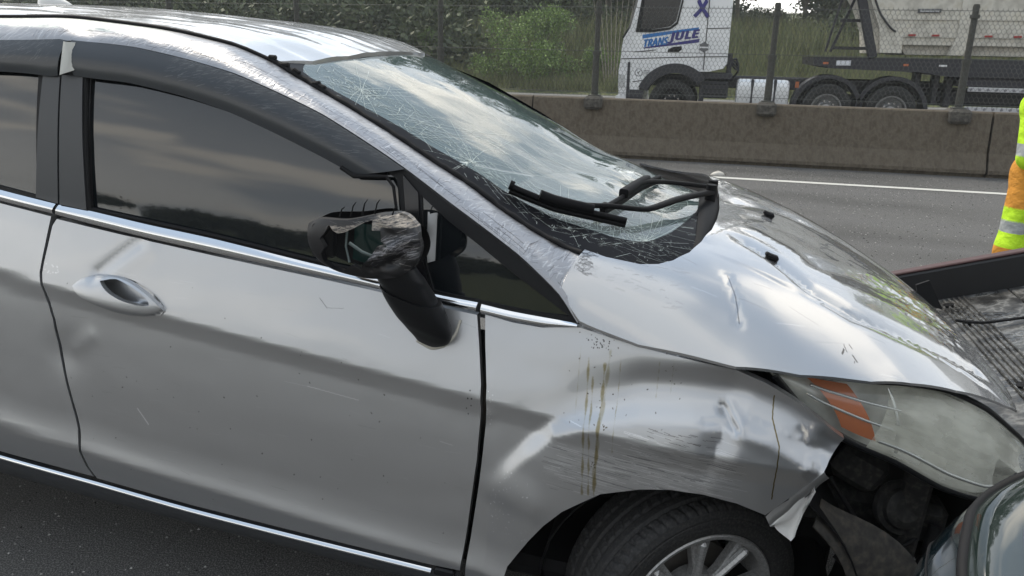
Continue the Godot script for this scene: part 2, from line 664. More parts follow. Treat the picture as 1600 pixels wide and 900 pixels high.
func build_ground():
	var st := begin()
	flat(st, -600, 600, -12.2, 600, -0.06)
	structure("ground", st.commit(), M.earth_grass)
	# the carriageway: worn in long bands
	st = begin()
	var n := FastNoiseLite.new()
	n.seed = 6
	n.frequency = 0.9
	n.fractal_octaves = 3
	var zs_ := []
	var z := -11.93
	while z < 12.0:
		zs_.append(z)
		z += 0.07 if z > -3.4 and z < -1.0 else 0.35
	var xs_ := [-400.0, -60.0, -20.0]
	var x := -6.0
	while x <= 8.0:
		xs_.append(x)
		x += 0.35
	xs_.append_array([20.0, 60.0, 400.0])
	var wear := func(px: float, pz: float) -> float:
		var a: float = n.get_noise_2d(px * 0.10, pz * 2.6 + px * 0.02)
		var b: float = n.get_noise_2d(px * 0.5 + 40, pz * 1.1)
		return clampf(1.0 + 0.55 * a + 0.28 * b, 0.45, 1.5)
	for i in xs_.size() - 1:
		for j in zs_.size() - 1:
			var p := [Vector2(xs_[i], zs_[j]), Vector2(xs_[i + 1], zs_[j]), Vector2(xs_[i + 1], zs_[j + 1]), Vector2(xs_[i], zs_[j + 1])]
			for k in [0, 1, 2, 0, 2, 3]:
				var c: float = wear.call(p[k].x, p[k].y)
				st.set_color(Color(c, c, c * 0.985))
				st.set_normal(Vector3.UP)
				st.add_vertex(Vector3(p[k].x, -0.012, p[k].y))
	var am: StandardMaterial3D = M.asphalt.duplicate()
	am.vertex_color_use_as_albedo = true
	structure("road", st.commit(), am)
	# grit lying on the worn surface
	st = begin()
	for f in [[Vector3(1, 0, 0), Vector3(-0.5, 0, 0.9)], [Vector3(-0.5, 0, 0.9), Vector3(-0.6, 0, -0.8)], [Vector3(-0.6, 0, -0.8), Vector3(1, 0, 0)]]:
		var fa: Vector3 = f[0]
		var fb: Vector3 = f[1]
		var fn := (fb - fa).cross(Vector3(0.1, 0.8, 0) - fa).normalized()
		if fn.y < 0:
			fn = -fn
		tri(st, fa, fb, Vector3(0.1, 0.8, 0.05), fn, fn, fn)
	var grit := st.commit()
	var mm := MultiMesh.new()
	mm.transform_format = MultiMesh.TRANSFORM_3D
	mm.use_colors = true
	mm.mesh = grit
	mm.instance_count = 7400
	for i in 7400:
		var q: Vector3
		if i < 6000:
			q = Vector3(rng.randf_range(-1.0, 5.0), -0.012, -3.2 - 8.5 * pow(rng.randf(), 0.8))
		else:
			q = Vector3(rng.randf_range(-2.8, 0.2), -0.012, rng.randf_range(-2.4, -0.8))
		var sz: float = rng.randf_range(0.0022, 0.006) * (1.0 if i >= 6000 else 1.5)
		mm.set_instance_transform(i, Transform3D(Basis(Vector3.UP, rng.randf() * TAU).scaled(Vector3.ONE * sz), q))
		var gc: float = 0.03 if rng.randf() < 0.4 else rng.randf_range(0.15, 0.42)
		mm.set_instance_color(i, Color(gc, gc * 0.98, gc * 0.94))
	var gm := MultiMeshInstance3D.new()
	gm.name = "road_grit"
	gm.multimesh = mm
	gm.material_override = mat(Color.WHITE, 0.9)
	gm.material_override.vertex_color_use_as_albedo = true
	add_child(gm, true)
	tag(gm, "loose pale and dark grit scattered over the worn asphalt", "grit", "", "stuff")
	st = begin()
	flat(st, -400, 400, -10.55, -10.41, -0.008)
	structure("lane_line", st.commit(), M.road_paint)
	st = begin()
	flat(st, -400, 400, -30.5, -12.38, -0.03)
	structure("far_carriageway", st.commit(), M.asphalt)
	st = begin()
	for zz in [-29.6, -20.9, -16.2]:
		flat(st, -400, 400, zz - 0.07, zz + 0.07, -0.024)
	structure("far_lane_line", st.commit(), M.road_paint)
	# the bank beyond the far carriageway
	var g := []
	for i in 61:
		var row := []
		for j in 41:
			var gx: float = lerpf(-260, 200, i / 60.0)
			var gz: float = -30.0 - 210.0 * pow(j / 40.0, 1.8)
			row.append(Vector3(gx, bank(gx, gz), gz))
		g.append(row)
	st = begin()
	sheet(st, g, Vector3.UP)
	structure("embankment", st.commit(), M.earth_grass)

func bank(x: float, z: float) -> float:
	return tab([[-400.0, 9.0], [-110.0, 6.5], [-70.0, 4.0], [-45.0, 2.2], [-36.0, 1.0], [-31.0, 0.0], [-29.0, -0.12]], z) + 0.25 * sin(x * 0.31 + z * 0.2) * clampf((-31 - z) / 8.0, 0, 1)

func build_barrier():
	# front face towards +z; the foot stands back in a dark drain slot
	var prof := [Vector2(0.0, 0.035), Vector2(0.0, 0.085), Vector2(-0.10, 0.30), Vector2(-0.165, 0.825), Vector2(-0.185, 0.845), Vector2(-0.315, 0.845), Vector2(-0.335, 0.825), Vector2(-0.40, 0.30), Vector2(-0.50, 0.085), Vector2(-0.50, 0.035), Vector2(-0.44, 0.03), Vector2(-0.44, -0.05), Vector2(-0.06, -0.05), Vector2(-0.06, 0.03)]
	var proto: MeshInstance3D = null
	var starts := [-15.37, -9.03, -2.69, 3.66, 10.0]
	var where := ["long grey concrete median barrier section behind the truck side of the car roof, leftmost", "concrete median barrier section hidden mostly behind the wrecked car's roof", "", "", ""]
	for i in starts.size():
		var o: MeshInstance3D
		if i == 0:
			var st := begin()
			var pr := prof.duplicate()
			pr.reverse()
			prism(st, pr, Vector3.ZERO, Vector3(0, 0, 1), Vector3(0, 1, 0), Vector3(1, 0, 0), 6.32)
			proto = put("concrete_barrier", st.commit(), M.concrete)
			o = proto
		else:
			o = proto.duplicate()
			o.name = numbered("concrete_barrier")
			add_child(o, true)
		o.position = Vector3(starts[i], 0.0, -11.905)
		tag(o, ["weathered concrete median barrier section far left, hidden behind the car roof", "weathered concrete median barrier section behind the roof of the silver car", "long stained concrete median barrier section in front of the white truck cab and rear wheels", "concrete median barrier section right of the joint, beside the person in yellow", "concrete median barrier section beyond the right edge, past the person"][i], "barrier", "concrete barrier sections along the median")

func build_fence():
	var f := thing("chain_link_fence", "dark wire mesh fence on steel posts standing on the concrete median barrier", "fence")
	var st := begin()
	var px := [-11.5, -9.0, -6.65, -4.21, -1.77, 0.726, 3.22, 5.66, 8.1]
	# one post with collars, cap and its concrete-grey shoe
	tube(st, [Vector3(0, 0.86, 0), Vector3(0, 1.50, 0)], 0.052, 0.050, 14)
	tube(st, [Vector3(0, 1.50, 0), Vector3(0, 2.17, 0)], 0.040, 0.040, 14)
	for y in [1.49, 2.06]:
		tube(st, [Vector3(0, y - 0.022, 0), Vector3(0, y + 0.022, 0)], 0.062, 0.062, 14)
	tube(st, [Vector3(0, 2.17, 0), Vector3(0, 2.215, 0)], 0.048, 0.034, 14)
	box(st, Vector3(0, 0.875, 0), Vector3(0.17, 0.03, 0.17), 0.008)
	var post_mesh := st.commit()
	st = begin()
	box(st, Vector3(0, 0.775, 0.015), Vector3(0.27, 0.19, 0.37), 0.035)
	var shoe := st.commit()
	var shoe_mat := mat(lin(0.10, 0.092, 0.08), 0.9)
	shoe_mat.albedo_texture = noise_tex(41, 0.05, [[0.2, Color(0.7, 0.7, 0.7)], [0.7, Color(1, 1, 1)]], 256)
	world_mapped(shoe_mat, 1.0)
	for x in px:
		var p := put("post", post_mesh, M.post_steel, f)
		p.position = Vector3(x, 0, -12.15)
		var s := put("shoe", shoe, shoe_mat, p)
		s.rotation.y = rng.randf_range(-0.05, 0.05)
	# horizontal line wires
	st = begin()
	for y in [0.93, 1.52, 2.13]:
		tube(st, [Vector3(-14, y, -12.10), Vector3(12, y, -12.10)], 0.0035, 0.0035, 5)
	put("line_wire", st.commit(), M.wire, f)
	# the mesh: zigzag wires that meet in long hexagons
	st = begin()
	var dx := 0.030
	var per := 0.110
	for w in 2:
		var s: float = 1.0 if w == 0 else -1.0
		var pts := []
		var y := 0.875
		var k := 0
		while y < 2.17:
			var off: float = s * (0.5 if (k / 2) % 2 == 0 else -0.5) * dx
			pts.append(Vector3(w * dx + off, y, 0.002 * (1 if k % 2 == 0 else -1)))
			y += per * (0.20 if k % 2 == 0 else 0.30)
			k += 1
		tube(st, pts, 0.0027, 0.0027, 3, false)
	var mm := MultiMesh.new()
	mm.transform_format = MultiMesh.TRANSFORM_3D
	mm.mesh = st.commit()
	mm.instance_count = 420
	for i in 420:
		mm.set_instance_transform(i, Transform3D(Basis(), Vector3(-13.5 + i * dx * 2, 0, -12.10)))
	var mi := MultiMeshInstance3D.new()
	mi.name = "wire_mesh"
	mi.multimesh = mm
	mi.material_override = M.wire
	f.add_child(mi, true)
	mi.set_meta("kind", "stuff")

func leaf(st: SurfaceTool, p: Vector3, d: Vector3, size: float, wide: float):
	var s := d.cross(Vector3(rng.randf_range(-1, 1), rng.randf_range(-1, 1), rng.randf_range(-1, 1))).normalized() * wide
	var n := d.cross(s).normalized()
	if n.y < 0:
		n = -n
	var tip := p + d * size
	var mid := p + d * size * 0.45
	tri(st, p, mid + s, tip, n, n, n)
	tri(st, p, tip, mid - s, n, n, n)

func rdir(up := 0.0) -> Vector3:
	var v := Vector3(rng.randfn(), rng.randfn(), rng.randfn()).normalized()
	v.y += up
	return v.normalized()

# leaves in and on a set of lobes; each tuft takes a random tone between c0 and c1
func crown(st: SurfaceTool, lobes: Array, n: int, size: float, c0: Color, c1: Color, droop := 0.0):
	var total := 0.0
	for l in lobes:
		total += l[1].x * l[1].y
	for l in lobes:
		var m := int(n * l[1].x * l[1].y / total)
		for i in m / 5:
			var d := rdir()
			var r: float = pow(rng.randf(), 0.45)
			var p: Vector3 = l[0] + d * l[1] * r
			var c := c0.lerp(c1, rng.randf())
			for k in 5:
				st.set_color(c * rng.randf_range(0.8, 1.2))
				var dd := (d + rdir() * 0.9 + Vector3(0, droop, 0)).normalized()
				leaf(st, p + rdir() * size * 0.9, dd, size * rng.randf_range(0.7, 1.3), size * 0.28)

func tree_mesh(h: float, lobes_n: int, leaves: int, size: float, c0: Color, c1: Color, spread: float, base: float) -> Array:
	var tr := begin()
	var lean := Vector3(rng.randf_range(-0.5, 0.5), 0, rng.randf_range(-0.3, 0.3))
	var pts := []
	for k in 7:
		var t := k / 6.0
		pts.append(Vector3(lean.x * t * t + 0.12 * sin(t * 7 + h), h * 0.92 * t, lean.z * t * t))
	tube(tr, pts, 0.15, 0.03, 7)
	var lobes := []
	for i in lobes_n:
		var t: float = lerpf(base, 1.0, (i + rng.randf()) / lobes_n)
		var a := rng.randf() * TAU
		var rad: float = spread * (0.35 + 0.65 * sin(PI * clampf(0.2 + t * 0.75, 0, 1))) * rng.randf_range(0.3, 0.9)
		var c := Vector3(cos(a) * rad, h * t, sin(a) * rad) + lean * t * t
		var from: Vector3 = pts[int(clampf(t * 6 - 1, 1, 5))]
		tube(tr, [from, from.lerp(c, 0.5) + Vector3(0, 0.15, 0), c], 0.045, 0.012, 5, false)
		lobes.append([c, Vector3(1, 0.75, 1) * spread * rng.randf_range(0.32, 0.6)])
	var cr := begin()
	crown(cr, lobes, leaves, size, c0, c1, -0.2)
	return [tr.commit(), cr.commit()]

func build_vegetation():
	# wood on the rising ground
	var kinds := []
	for v in 5:
		kinds.append(tree_mesh(9.0 + v * 1.1, 15, 3000, 0.30, Color(0.045, 0.060, 0.036), Color(0.115, 0.132, 0.080), 2.1, 0.16))
	var protos := []
	var pale_bark := mat(lin(0.22, 0.20, 0.17), 0.9)
	for v in kinds.size():
		var t := Node3D.new()
		put("trunk", kinds[v][0], pale_bark if v % 2 else M.bark, t)
		put("crown", kinds[v][1], M.leaf, t)
		protos.append(t)
	var rows := [[-43.0, 3.1], [-49.0, 2.9], [-57.0, 3.3], [-68.0, 3.9]]
	var count := 0
	for r in rows:
		var x: float = r[0] * 1.25 - 4.0
		while x < -r[0] * 0.55 + 2.0:
			var px: float = x + rng.randf_range(-1.2, 1.2)
			var pz: float = r[0] + rng.randf_range(-2.2, 2.2)
			var dirx: float = px / -pz
			# a hole in the wood where the pale sky shows, and an open field in front of it
			var open: bool = dirx > 0.02 and dirx < 0.082
			if not (open and r[0] > -100.0) and not (dirx > -0.02 and dirx < 0.13 and r[0] > -56.0):
				var k := rng.randi() % protos.size()
				var t: Node3D = protos[k].duplicate()
				t.name = numbered("tree")
				add_child(t, true)
				t.position = Vector3(px, bank(px, pz) - 0.1, pz)
				t.rotation.y = rng.randf() * TAU
				var s := rng.randf_range(0.8, 1.25)
				t.scale = Vector3(s, s * rng.randf_range(0.9, 1.15), s)
				tag(t, ["slender pale-trunked tree in the hazy dark wood beyond the far carriageway", "bushy dark green tree in the hazy wood beyond the far carriageway"][(k + 1) % 2], "tree", "trees of the wood beyond the motorway")
				count += 1
			x += r[1]
	for t in protos:
		t.free()
	# undergrowth that closes the foot of the wood
	var st := begin()
	crown(st, [[Vector3(0, 0.9, 0), Vector3(1.7, 1.1, 1.3)], [Vector3(1.2, 0.6, 0.4), Vector3(1.0, 0.8, 1.0)], [Vector3(-1.1, 1.2, -0.3), Vector3(0.9, 1.2, 0.9)]], 1500, 0.24, Color(0.036, 0.052, 0.024), Color(0.095, 0.115, 0.055))
	scatter("undergrowth", st.commit(), 320, func():
		var z := rng.randf_range(-66, -39)
		var x := rng.randf_range(z * 1.25, -z * 0.55)
		if rng.randf() < 0.3:
			z = rng.randf_range(-38, -33.5)
			x = rng.randf_range(-44, -12.5)
		if x / -z > -0.03 and x / -z < 0.14 and z > -56:
			z -= 20
		var s := rng.randf_range(0.7, 1.6) * (0.45 if x / -z > 0.0 and x / -z < 0.1 else 1.0)
		return [Vector3(x, bank(x, z) - 0.2, z), s], "dense dark undergrowth at the foot of the wood beyond the road", "undergrowth")
	# the bright bush right behind the far carriageway
	var b := thing("bush", "bright green rounded bush beside the far carriageway, left of the truck", "bush")
	st = begin()
	for i in 9:
		var a := i * 0.7
		tube(st, [Vector3(0, 0, 0), Vector3(cos(a) * 0.6, 0.9, sin(a) * 0.5), Vector3(cos(a) * 1.5, 2.0 + 0.3 * sin(i * 2.0), sin(a) * 1.1)], 0.05, 0.012, 5)
	put("stem", st.commit(), M.bark, b)
	st = begin()
	var lobes := []
	for i in 34:
		var a := rng.randf() * TAU
		var rr := sqrt(rng.randf())
		var hh: float = rng.randf_range(0.5, 3.1)
		var wide: float = 2.2 * sqrt(maxf(0.05, 1.0 - pow((hh - 1.2) / 2.2, 2)))
		lobes.append([Vector3(cos(a) * rr * wide, hh, sin(a) * rr * wide * 0.8), Vector3(1, 0.85, 1) * rng.randf_range(0.4, 0.72)])
	crown(st, lobes, 15000, 0.105, Color(0.075, 0.135, 0.030), Color(0.21, 0.30, 0.085))
	put("crown", st.commit(), M.leaf, b)
	b.position = Vector3(-7.75, -0.05, -33.0)
	# two lesser bushes near it
	for q in [[Vector3(-4.6, -0.1, -34.2), 0.55, "low olive bush between the bright green bush and the truck cab"], [Vector3(-12.2, -0.1, -35.5), 0.75, "dull green bush left of the bright green bush"]]:
		var c: Node3D = b.duplicate()
		c.name = numbered("bush")
		add_child(c, true)
		c.position = q[0]
		c.scale = Vector3.ONE * q[1]
		c.rotation.y = q[1] * 5
		c.set_meta("label", q[2])
	# bare twigs right of the bush, before the truck
	var tw := thing("bare_sapling", "leafless pale sapling with thin branches just left of the truck cab", "sapling")
	st = begin()
	for i in 9:
		var a := -0.5 + i * 0.13
		tube(st, [Vector3(i * 0.07, 0, 0), Vector3(i * 0.07 + a * 0.5, 1.6, 0.1), Vector3(i * 0.05 + a * 1.6, 4.2 + 0.3 * (i % 3), 0.2 * sin(i))], 0.028, 0.006, 5)
	put("branch", st.commit(), mat(lin(0.28, 0.25, 0.21), 0.9), tw)
	tw.position = Vector3(-4.3, -0.1, -32.6)
	# grass on the bank: tufts of tall blades
	st = begin()
	for i in 26:
		var c := Color(0.095, 0.120, 0.045).lerp(Color(0.25, 0.24, 0.115), pow(rng.randf(), 1.4))
		st.set_color(c)
		var p := Vector3(rng.randf_range(-0.3, 0.3), 0, rng.randf_range(-0.3, 0.3))
		var d := Vector3(rng.randfn() * 0.22, 1, rng.randfn() * 0.22).normalized()
		leaf(st, p, d, rng.randf_range(0.45, 1.0), 0.018)
	scatter("tall_grass", st.commit(), 9000, func():
		var z := -31.2 - 15.0 * pow(rng.randf(), 1.3)
		var x := rng.randf_range(z * 1.15, -z * 0.5)
		var tall: float = 0.55 + 0.9 * smoothstep(-33.0, -38.0, z)
		return [Vector3(x, bank(x, z) - 0.03, z), tall * rng.randf_range(0.7, 1.3)], "tall yellow-green grass on the bank beyond the far carriageway", "grass")

func scatter(called: String, mesh: Mesh, n: int, where: Callable, label: String, category: String):
	var mm := MultiMesh.new()
	mm.transform_format = MultiMesh.TRANSFORM_3D
	mm.mesh = mesh
	mm.instance_count = n
	for i in n:
		var w: Array = where.call()
		mm.set_instance_transform(i, Transform3D(Basis(Vector3.UP, rng.randf() * TAU).scaled(Vector3.ONE * w[1]), w[0]))
	var o := MultiMeshInstance3D.new()
	o.name = numbered(called)
	o.multimesh = mm
	o.material_override = M.leaf
	add_child(o, true)
	tag(o, label, category, "", "stuff")

# Behind the viewer: the wooded rise and the pylon that the side windows mirror.
func build_hill_behind():
	var g := []
	for i in 41:
		var row := []
		for j in 13:
			var x: float = lerpf(-420, 420, i / 40.0)
			var t := j / 12.0
			var z: float = 30 + 260 * t
			row.append(Vector3(x, -0.3 + (2.6 + 0.9 * sin(x * 0.021 + 1.0)) * smoothstep(0.0, 0.3, t), z))
		g.append(row)
	var st := begin()
	sheet(st, g, Vector3.UP)
	structure("hill", st.commit(), M.earth_grass)
	st = begin()
	crown(st, [[Vector3(0, 2.6, 0), Vector3(3.0, 2.6, 3.0)], [Vector3(1.6, 4.4, 0.5), Vector3(2.0, 2.0, 2.0)], [Vector3(-1.8, 3.6, -0.5), Vector3(2.2, 2.2, 2.2)]], 700, 0.9, Color(0.022, 0.032, 0.014), Color(0.055, 0.066, 0.03))
	scatter("far_wood", st.commit(), 620, func():
		var x := rng.randf_range(-220, 220)
		var z := rng.randf_range(62, 115)
		return [Vector3(x, 0.6 + 1.6 * smoothstep(62, 100, z), z), rng.randf_range(0.25, 0.75)], "dark wood on the hill behind the viewer, mirrored in the car windows", "wood")
	var p := thing("pylon", "grey lattice power pylon on the hill behind, mirrored in the front window", "pylon")
	st = begin()
	var H := 22.0
	for s in [[-1, -1], [1, -1], [1, 1], [-1, 1]]:
		bar(st, Vector3(s[0] * 2.6, 0, s[1] * 2.6), Vector3(s[0] * 0.4, H, s[1] * 0.4), 0.3, 0.3)
	for k in 7:
		var y0: float = H * k / 7.0
		var y1: float = H * (k + 1) / 7.0
		var a0: float = lerpf(2.6, 0.4, k / 7.0)
		var a1: float = lerpf(2.6, 0.4, (k + 1) / 7.0)
		for z in [-1, 1]:
			bar(st, Vector3(-a0, y0, z * a0), Vector3(a1, y1, z * a1), 0.18, 0.18)
			bar(st, Vector3(a0, y0, z * a0), Vector3(-a1, y1, z * a1), 0.18, 0.18)
	put("lattice", st.commit(), M.post_steel, p)
	for y in [15.5, 19.0, 22.5]:
		st = begin()
		bar(st, Vector3(-5, y, 0), Vector3(5, y, 0), 0.35, 0.3)
		bar(st, Vector3(-5, y, 0), Vector3(0, y + 1.5, 0), 0.2, 0.2)
		bar(st, Vector3(5, y, 0), Vector3(0, y + 1.5, 0), 0.2, 0.2)
		put("cross_arm", st.commit(), M.post_steel, p)
	p.position = Vector3(-50, 2, 150)

func build_debris():
	var st := begin()
	var g := []
	for i in 7:
		var row := []
		for j in 11:
			var a: float = TAU * j / 10.0
			var r: float = 0.06 * (1.0 - pow(i / 6.0, 3)) * (1.0 + 0.3 * sin(j * 2.1))
			row.append(Vector3(cos(a) * r * 1.5, 0.05 * i / 6.0 * (1 + 0.2 * sin(j * 1.0)), sin(a) * r))
		g.append(row)
	sheet(st, g, Vector3.UP)
	var o := put("rubble", st.commit(), mat(lin(0.5, 0.48, 0.44), 0.9))
	o.position = Vector3(0.12, -0.012, -10.72)
	tag(o, "small pale lump of rubble on the asphalt by the white lane line", "rubble")

# ------------------------------------------------------------------ the silver car. Its own axes: x forward from the front axle, y up, z towards its right side (the side that faces the viewer).
# The flank: how far it leans in or out at each height (slopes dz/dy), falling forward with the belt line.
const LEAN := [[0.10, 0.6], [0.18, 0.5], [0.28, 0.2], [0.335, 0.15], [0.345, -0.26], [0.36, -0.31], [0.385, -0.19], [0.43, -0.04], [0.55, -0.06], [0.68, -0.12], [0.69, -0.13], [0.714, -0.135], [0.722, 0.06], [0.757, 0.14], [0.766, -0.31], [0.80, -0.335], [0.94, -0.355], [0.965, -0.15], [1.1, -0.20], [1.25, -0.31], [1.36, -0.42], [1.45, -0.8]]
var lean_sum := []
var dents := FastNoiseLite.new()

func lean_z(y: float) -> float:
	y = clampf(y, 0.1001, 1.45)
	for i in range(1, LEAN.size()):
		if y <= LEAN[i][0]:
			var t: float = y - LEAN[i - 1][0]
			var w: float = LEAN[i][0] - LEAN[i - 1][0]
			return lean_sum[i - 1] + LEAN[i - 1][1] * t + (LEAN[i][1] - LEAN[i - 1][1]) * t * t / (2.0 * w)
	return lean_sum[-1]

func side_z(x: float, y: float) -> float:
	var z: float = 0.845 + lean_z(y + 0.085 * (x + 1.0)) - lean_sum[8] - 0.0027
	if x > -0.45:
		z -= 0.16 * (x + 0.45) * (x + 0.45)
	if x < -1.2:
		z -= 0.02 * (x + 1.2) * (x + 1.2)
	return z

func bump2(d: float, w: float) -> float:
	return exp(-d * d / (w * w))

func door_z(x: float, y: float) -> float:
	var z := side_z(x, y)
	var p := Vector2(x, y)
	# creased above the handle, pushed in where the doors meet, small waves
	z -= 0.0055 * bump2(dist_line(p, [Vector2(-1.50, 0.862), Vector2(-1.452, 0.905), Vector2(-1.405, 0.945)]), 0.017)
	z += 0.0018 * bump2(dist_line(p, [Vector2(-1.47, 0.862), Vector2(-1.42, 0.905), Vector2(-1.37, 0.935)]), 0.024)
	z -= 0.010 * bump2(p.distance_to(Vector2(-1.60, 0.645)) / Vector2(1.0, 1.0).x, 0.055)
	z += 0.003 * bump2(dist_seg(p, Vector2(-1.57, 0.66), Vector2(-1.52, 0.70)), 0.022)
	z -= 0.0012 * bump2(p.distance_to(Vector2(-0.56, 0.66)), 0.04)
	z += 0.0010 * dents.get_noise_2d(x * 2.2, y * 5.0)
	return z

func crease(d: float, w: float) -> float:
	var t := maxf(0.0, 1.0 - d / w)
	return t * t * (1.6 - 0.6 * t)

# signed height above the fold that runs over the wheel arch
const FOLD := [Vector2(-0.47, 0.50), Vector2(-0.44, 0.545), Vector2(-0.387, 0.61), Vector2(-0.336, 0.668), Vector2(-0.243, 0.708), Vector2(-0.164, 0.728), Vector2(-0.057, 0.736), Vector2(0.01, 0.735), Vector2(0.03, 0.730), Vector2(0.108, 0.707), Vector2(0.18, 0.672), Vector2(0.25, 0.64), Vector2(0.30, 0.61)]

func fender_z(x: float, y: float) -> float:
	var z := side_z(x, y)
	var p := Vector2(x, y)
	var d := dist_line(p, FOLD)
	var fy := FOLD[0].y
	for i in FOLD.size() - 1:
		if x >= FOLD[i].x and x <= FOLD[i + 1].x:
			fy = lerpf(FOLD[i].y, FOLD[i + 1].y, (x - FOLD[i].x) / (FOLD[i + 1].x - FOLD[i].x))
	var above: float = 1.0 if y > fy else -1.0
	if x < FOLD[0].x:
		above = 1.0
	d *= above
	var fade: float = smoothstep(-0.50, -0.36, x)
	# the flare stands proud below the fold, with a shelf above it that faces the sky, and a hollow above the shelf
	var step: float = 1.0 - smoothstep(-0.003, 0.040, d)
	z += 0.024 * step * fade * (1.0 - 0.25 * smoothstep(-0.02, -0.22, d))
	z -= 0.017 * bump2(d - 0.062, 0.042) * fade * smoothstep(-0.42, -0.12, x)
	z += 0.010 * bump2(d - 0.125, 0.03) * smoothstep(-0.25, 0.0, x)
	# the crumpled front
	z -= 0.011 * crease(dist_seg(p, Vector2(0.004, 0.766), Vector2(0.034, 0.734)), 0.016)
	z += 0.006 * crease(dist_seg(p, Vector2(0.020, 0.774), Vector2(0.048, 0.744)), 0.020)
	z -= 0.005 * crease(dist_seg(p, Vector2(0.030, 0.738), Vector2(-0.03, 0.742)), 0.014)
	z -= 0.010 * crease(dist_seg(p, Vector2(0.012, 0.735), Vector2(-0.012, 0.60)), 0.050) * smoothstep(0.60, 0.72, y)
	z -= 0.05 * maxf(0.0, x - 0.012) * smoothstep(0.745, 0.70, y)
	z += 0.012 * crease(dist_seg(p, Vector2(0.06, 0.758), Vector2(0.19, 0.712)), 0.062)
	z -= 0.004 * crease(dist_seg(p, Vector2(0.17, 0.73), Vector2(0.23, 0.64)), 0.02)
	var cr: float = bump2(p.distance_to(Vector2(0.215, 0.672)), 0.034)
	z += 0.010 * cr * dents.get_noise_2d(x * 22.0 + 5, y * 16.0)
	z += 0.0045 * bump2(p.distance_to(Vector2(-0.50, 0.685)), 0.018)
	z += 0.007 * bump2(dist_seg(p, Vector2(-0.43, 0.52), Vector2(-0.37, 0.50)), 0.045)
	z += 0.0022 * dents.get_noise_2d(x * 5.0 + 9, y * 6.0)
	return z

const HOOD_C := [[-0.38, 1.075], [-0.2, 1.069], [-0.05, 1.056], [0.2, 0.99], [0.4, 0.908], [0.6, 0.80], [0.75, 0.69], [0.82, 0.615]]
const HOOD_E := [[-0.38, 0.94], [-0.32, 0.905], [-0.187, 0.88], [0.016, 0.864], [0.149, 0.855], [0.299, 0.846], [0.39, 0.838], [0.506, 0.809], [0.639, 0.752], [0.727, 0.687], [0.82, 0.59]]
const HOOD_W := [[-0.38, 0.768], [-0.19, 0.772], [0.017, 0.760], [0.149, 0.733], [0.299, 0.683], [0.39, 0.633], [0.506, 0.557], [0.62, 0.462], [0.715, 0.372], [0.8, 0.30]]
const HOOD_P := [[-0.38, 13.0], [-0.15, 8.0], [0.1, 5.0], [0.4, 3.3], [0.75, 2.4]]

func hood_y(x: float, z: float) -> float:
	var a := absf(z)
	var c := tab(HOOD_C, x)
	var y: float = c - (c - tab(HOOD_E, x)) * pow(minf(a / tab(HOOD_W, x), 1.15), tab(HOOD_P, x))
	var p := Vector2(x, z)
	# pressed ribs that run to the nose
	var rib: float = lerpf(0.53, 0.40, smoothstep(0.0, 0.75, x))
	y += 0.0045 * smoothstep(0.007, -0.007, a - rib) * smoothstep(-0.1, 0.1, x)
	# buckles from the roll: creases with a sharp bottom or ridge
	y -= 0.012 * crease(dist_line(p, [Vector2(0.02, 0.37), Vector2(0.09, 0.415), Vector2(0.17, 0.49), Vector2(0.27, 0.50), Vector2(0.42, 0.44), Vector2(0.62, 0.33)]), 0.050)
	y -= 0.010 * crease(dist_line(p, [Vector2(0.20, 0.32), Vector2(0.33, 0.19), Vector2(0.47, 0.10), Vector2(0.60, 0.05)]), 0.07)
	y += 0.005 * crease(dist_line(p, [Vector2(0.05, 0.25), Vector2(0.25, 0.38), Vector2(0.45, 0.27), Vector2(0.65, 0.18)]), 0.06)
	y -= 0.007 * crease(dist_line(p, [Vector2(0.0, -0.08), Vector2(0.15, -0.2), Vector2(0.35, -0.26), Vector2(0.55, -0.22)]), 0.08)
	y += 0.003 * crease(dist_line(p, [Vector2(-0.08, 0.45), Vector2(0.02, 0.2), Vector2(0.1, 0.05)]), 0.04)
	y -= 0.003 * crease(dist_seg(p, Vector2(-0.022, 0.592), Vector2(0.013, 0.69)), 0.02)
	y += 0.004 * dents.get_noise_2d(x * 2.0, z * 2.0 + 3.0) + 0.0012 * dents.get_noise_2d(x * 6.0, z * 6.0)
	y += 0.004 * bump2(p.distance_to(Vector2(0.55, 0.12)), 0.16) * dents.get_noise_2d(x * 22.0, z * 22.0)
	return y

const GLASS_E := [[-1.169, 1.378], [-1.092, 1.346], [-0.956, 1.292], [-0.844, 1.245], [-0.741, 1.197], [-0.63, 1.147], [-0.546, 1.102], [-0.448, 1.058], [-0.343, 1.024], [-0.2, 0.955], [-0.05, 0.885]]
const GLASS_W := [[-1.169, 0.545], [-0.63, 0.612], [-0.343, 0.660], [-0.05, 0.70]]
const GLASS_B := [[-1.169, 0.020], [-1.10, 0.040], [-0.8, 0.062], [-0.343, 0.090], [-0.2, 0.112], [-0.05, 0.158]]

func glass_y(x: float, z: float) -> float:
	var r: float = z / tab(GLASS_W, x)
	var y: float = tab(GLASS_E, x) + tab(GLASS_B, x) * (1.0 - r * r)
	# the laminate sags and ripples where it is broken
	y -= 0.016 * bump2(Vector2(x, z).distance_to(Vector2(-0.62, 0.20)), 0.22)
	y -= 0.010 * bump2(Vector2(x, z).distance_to(Vector2(-0.25, 0.10)), 0.14)
	y += 0.0022 * dents.get_noise_2d(x * 2.6, z * 3.6 + 8) + 0.0004 * dents.get_noise_2d(x * 14.0, z * 12.0)
	return y

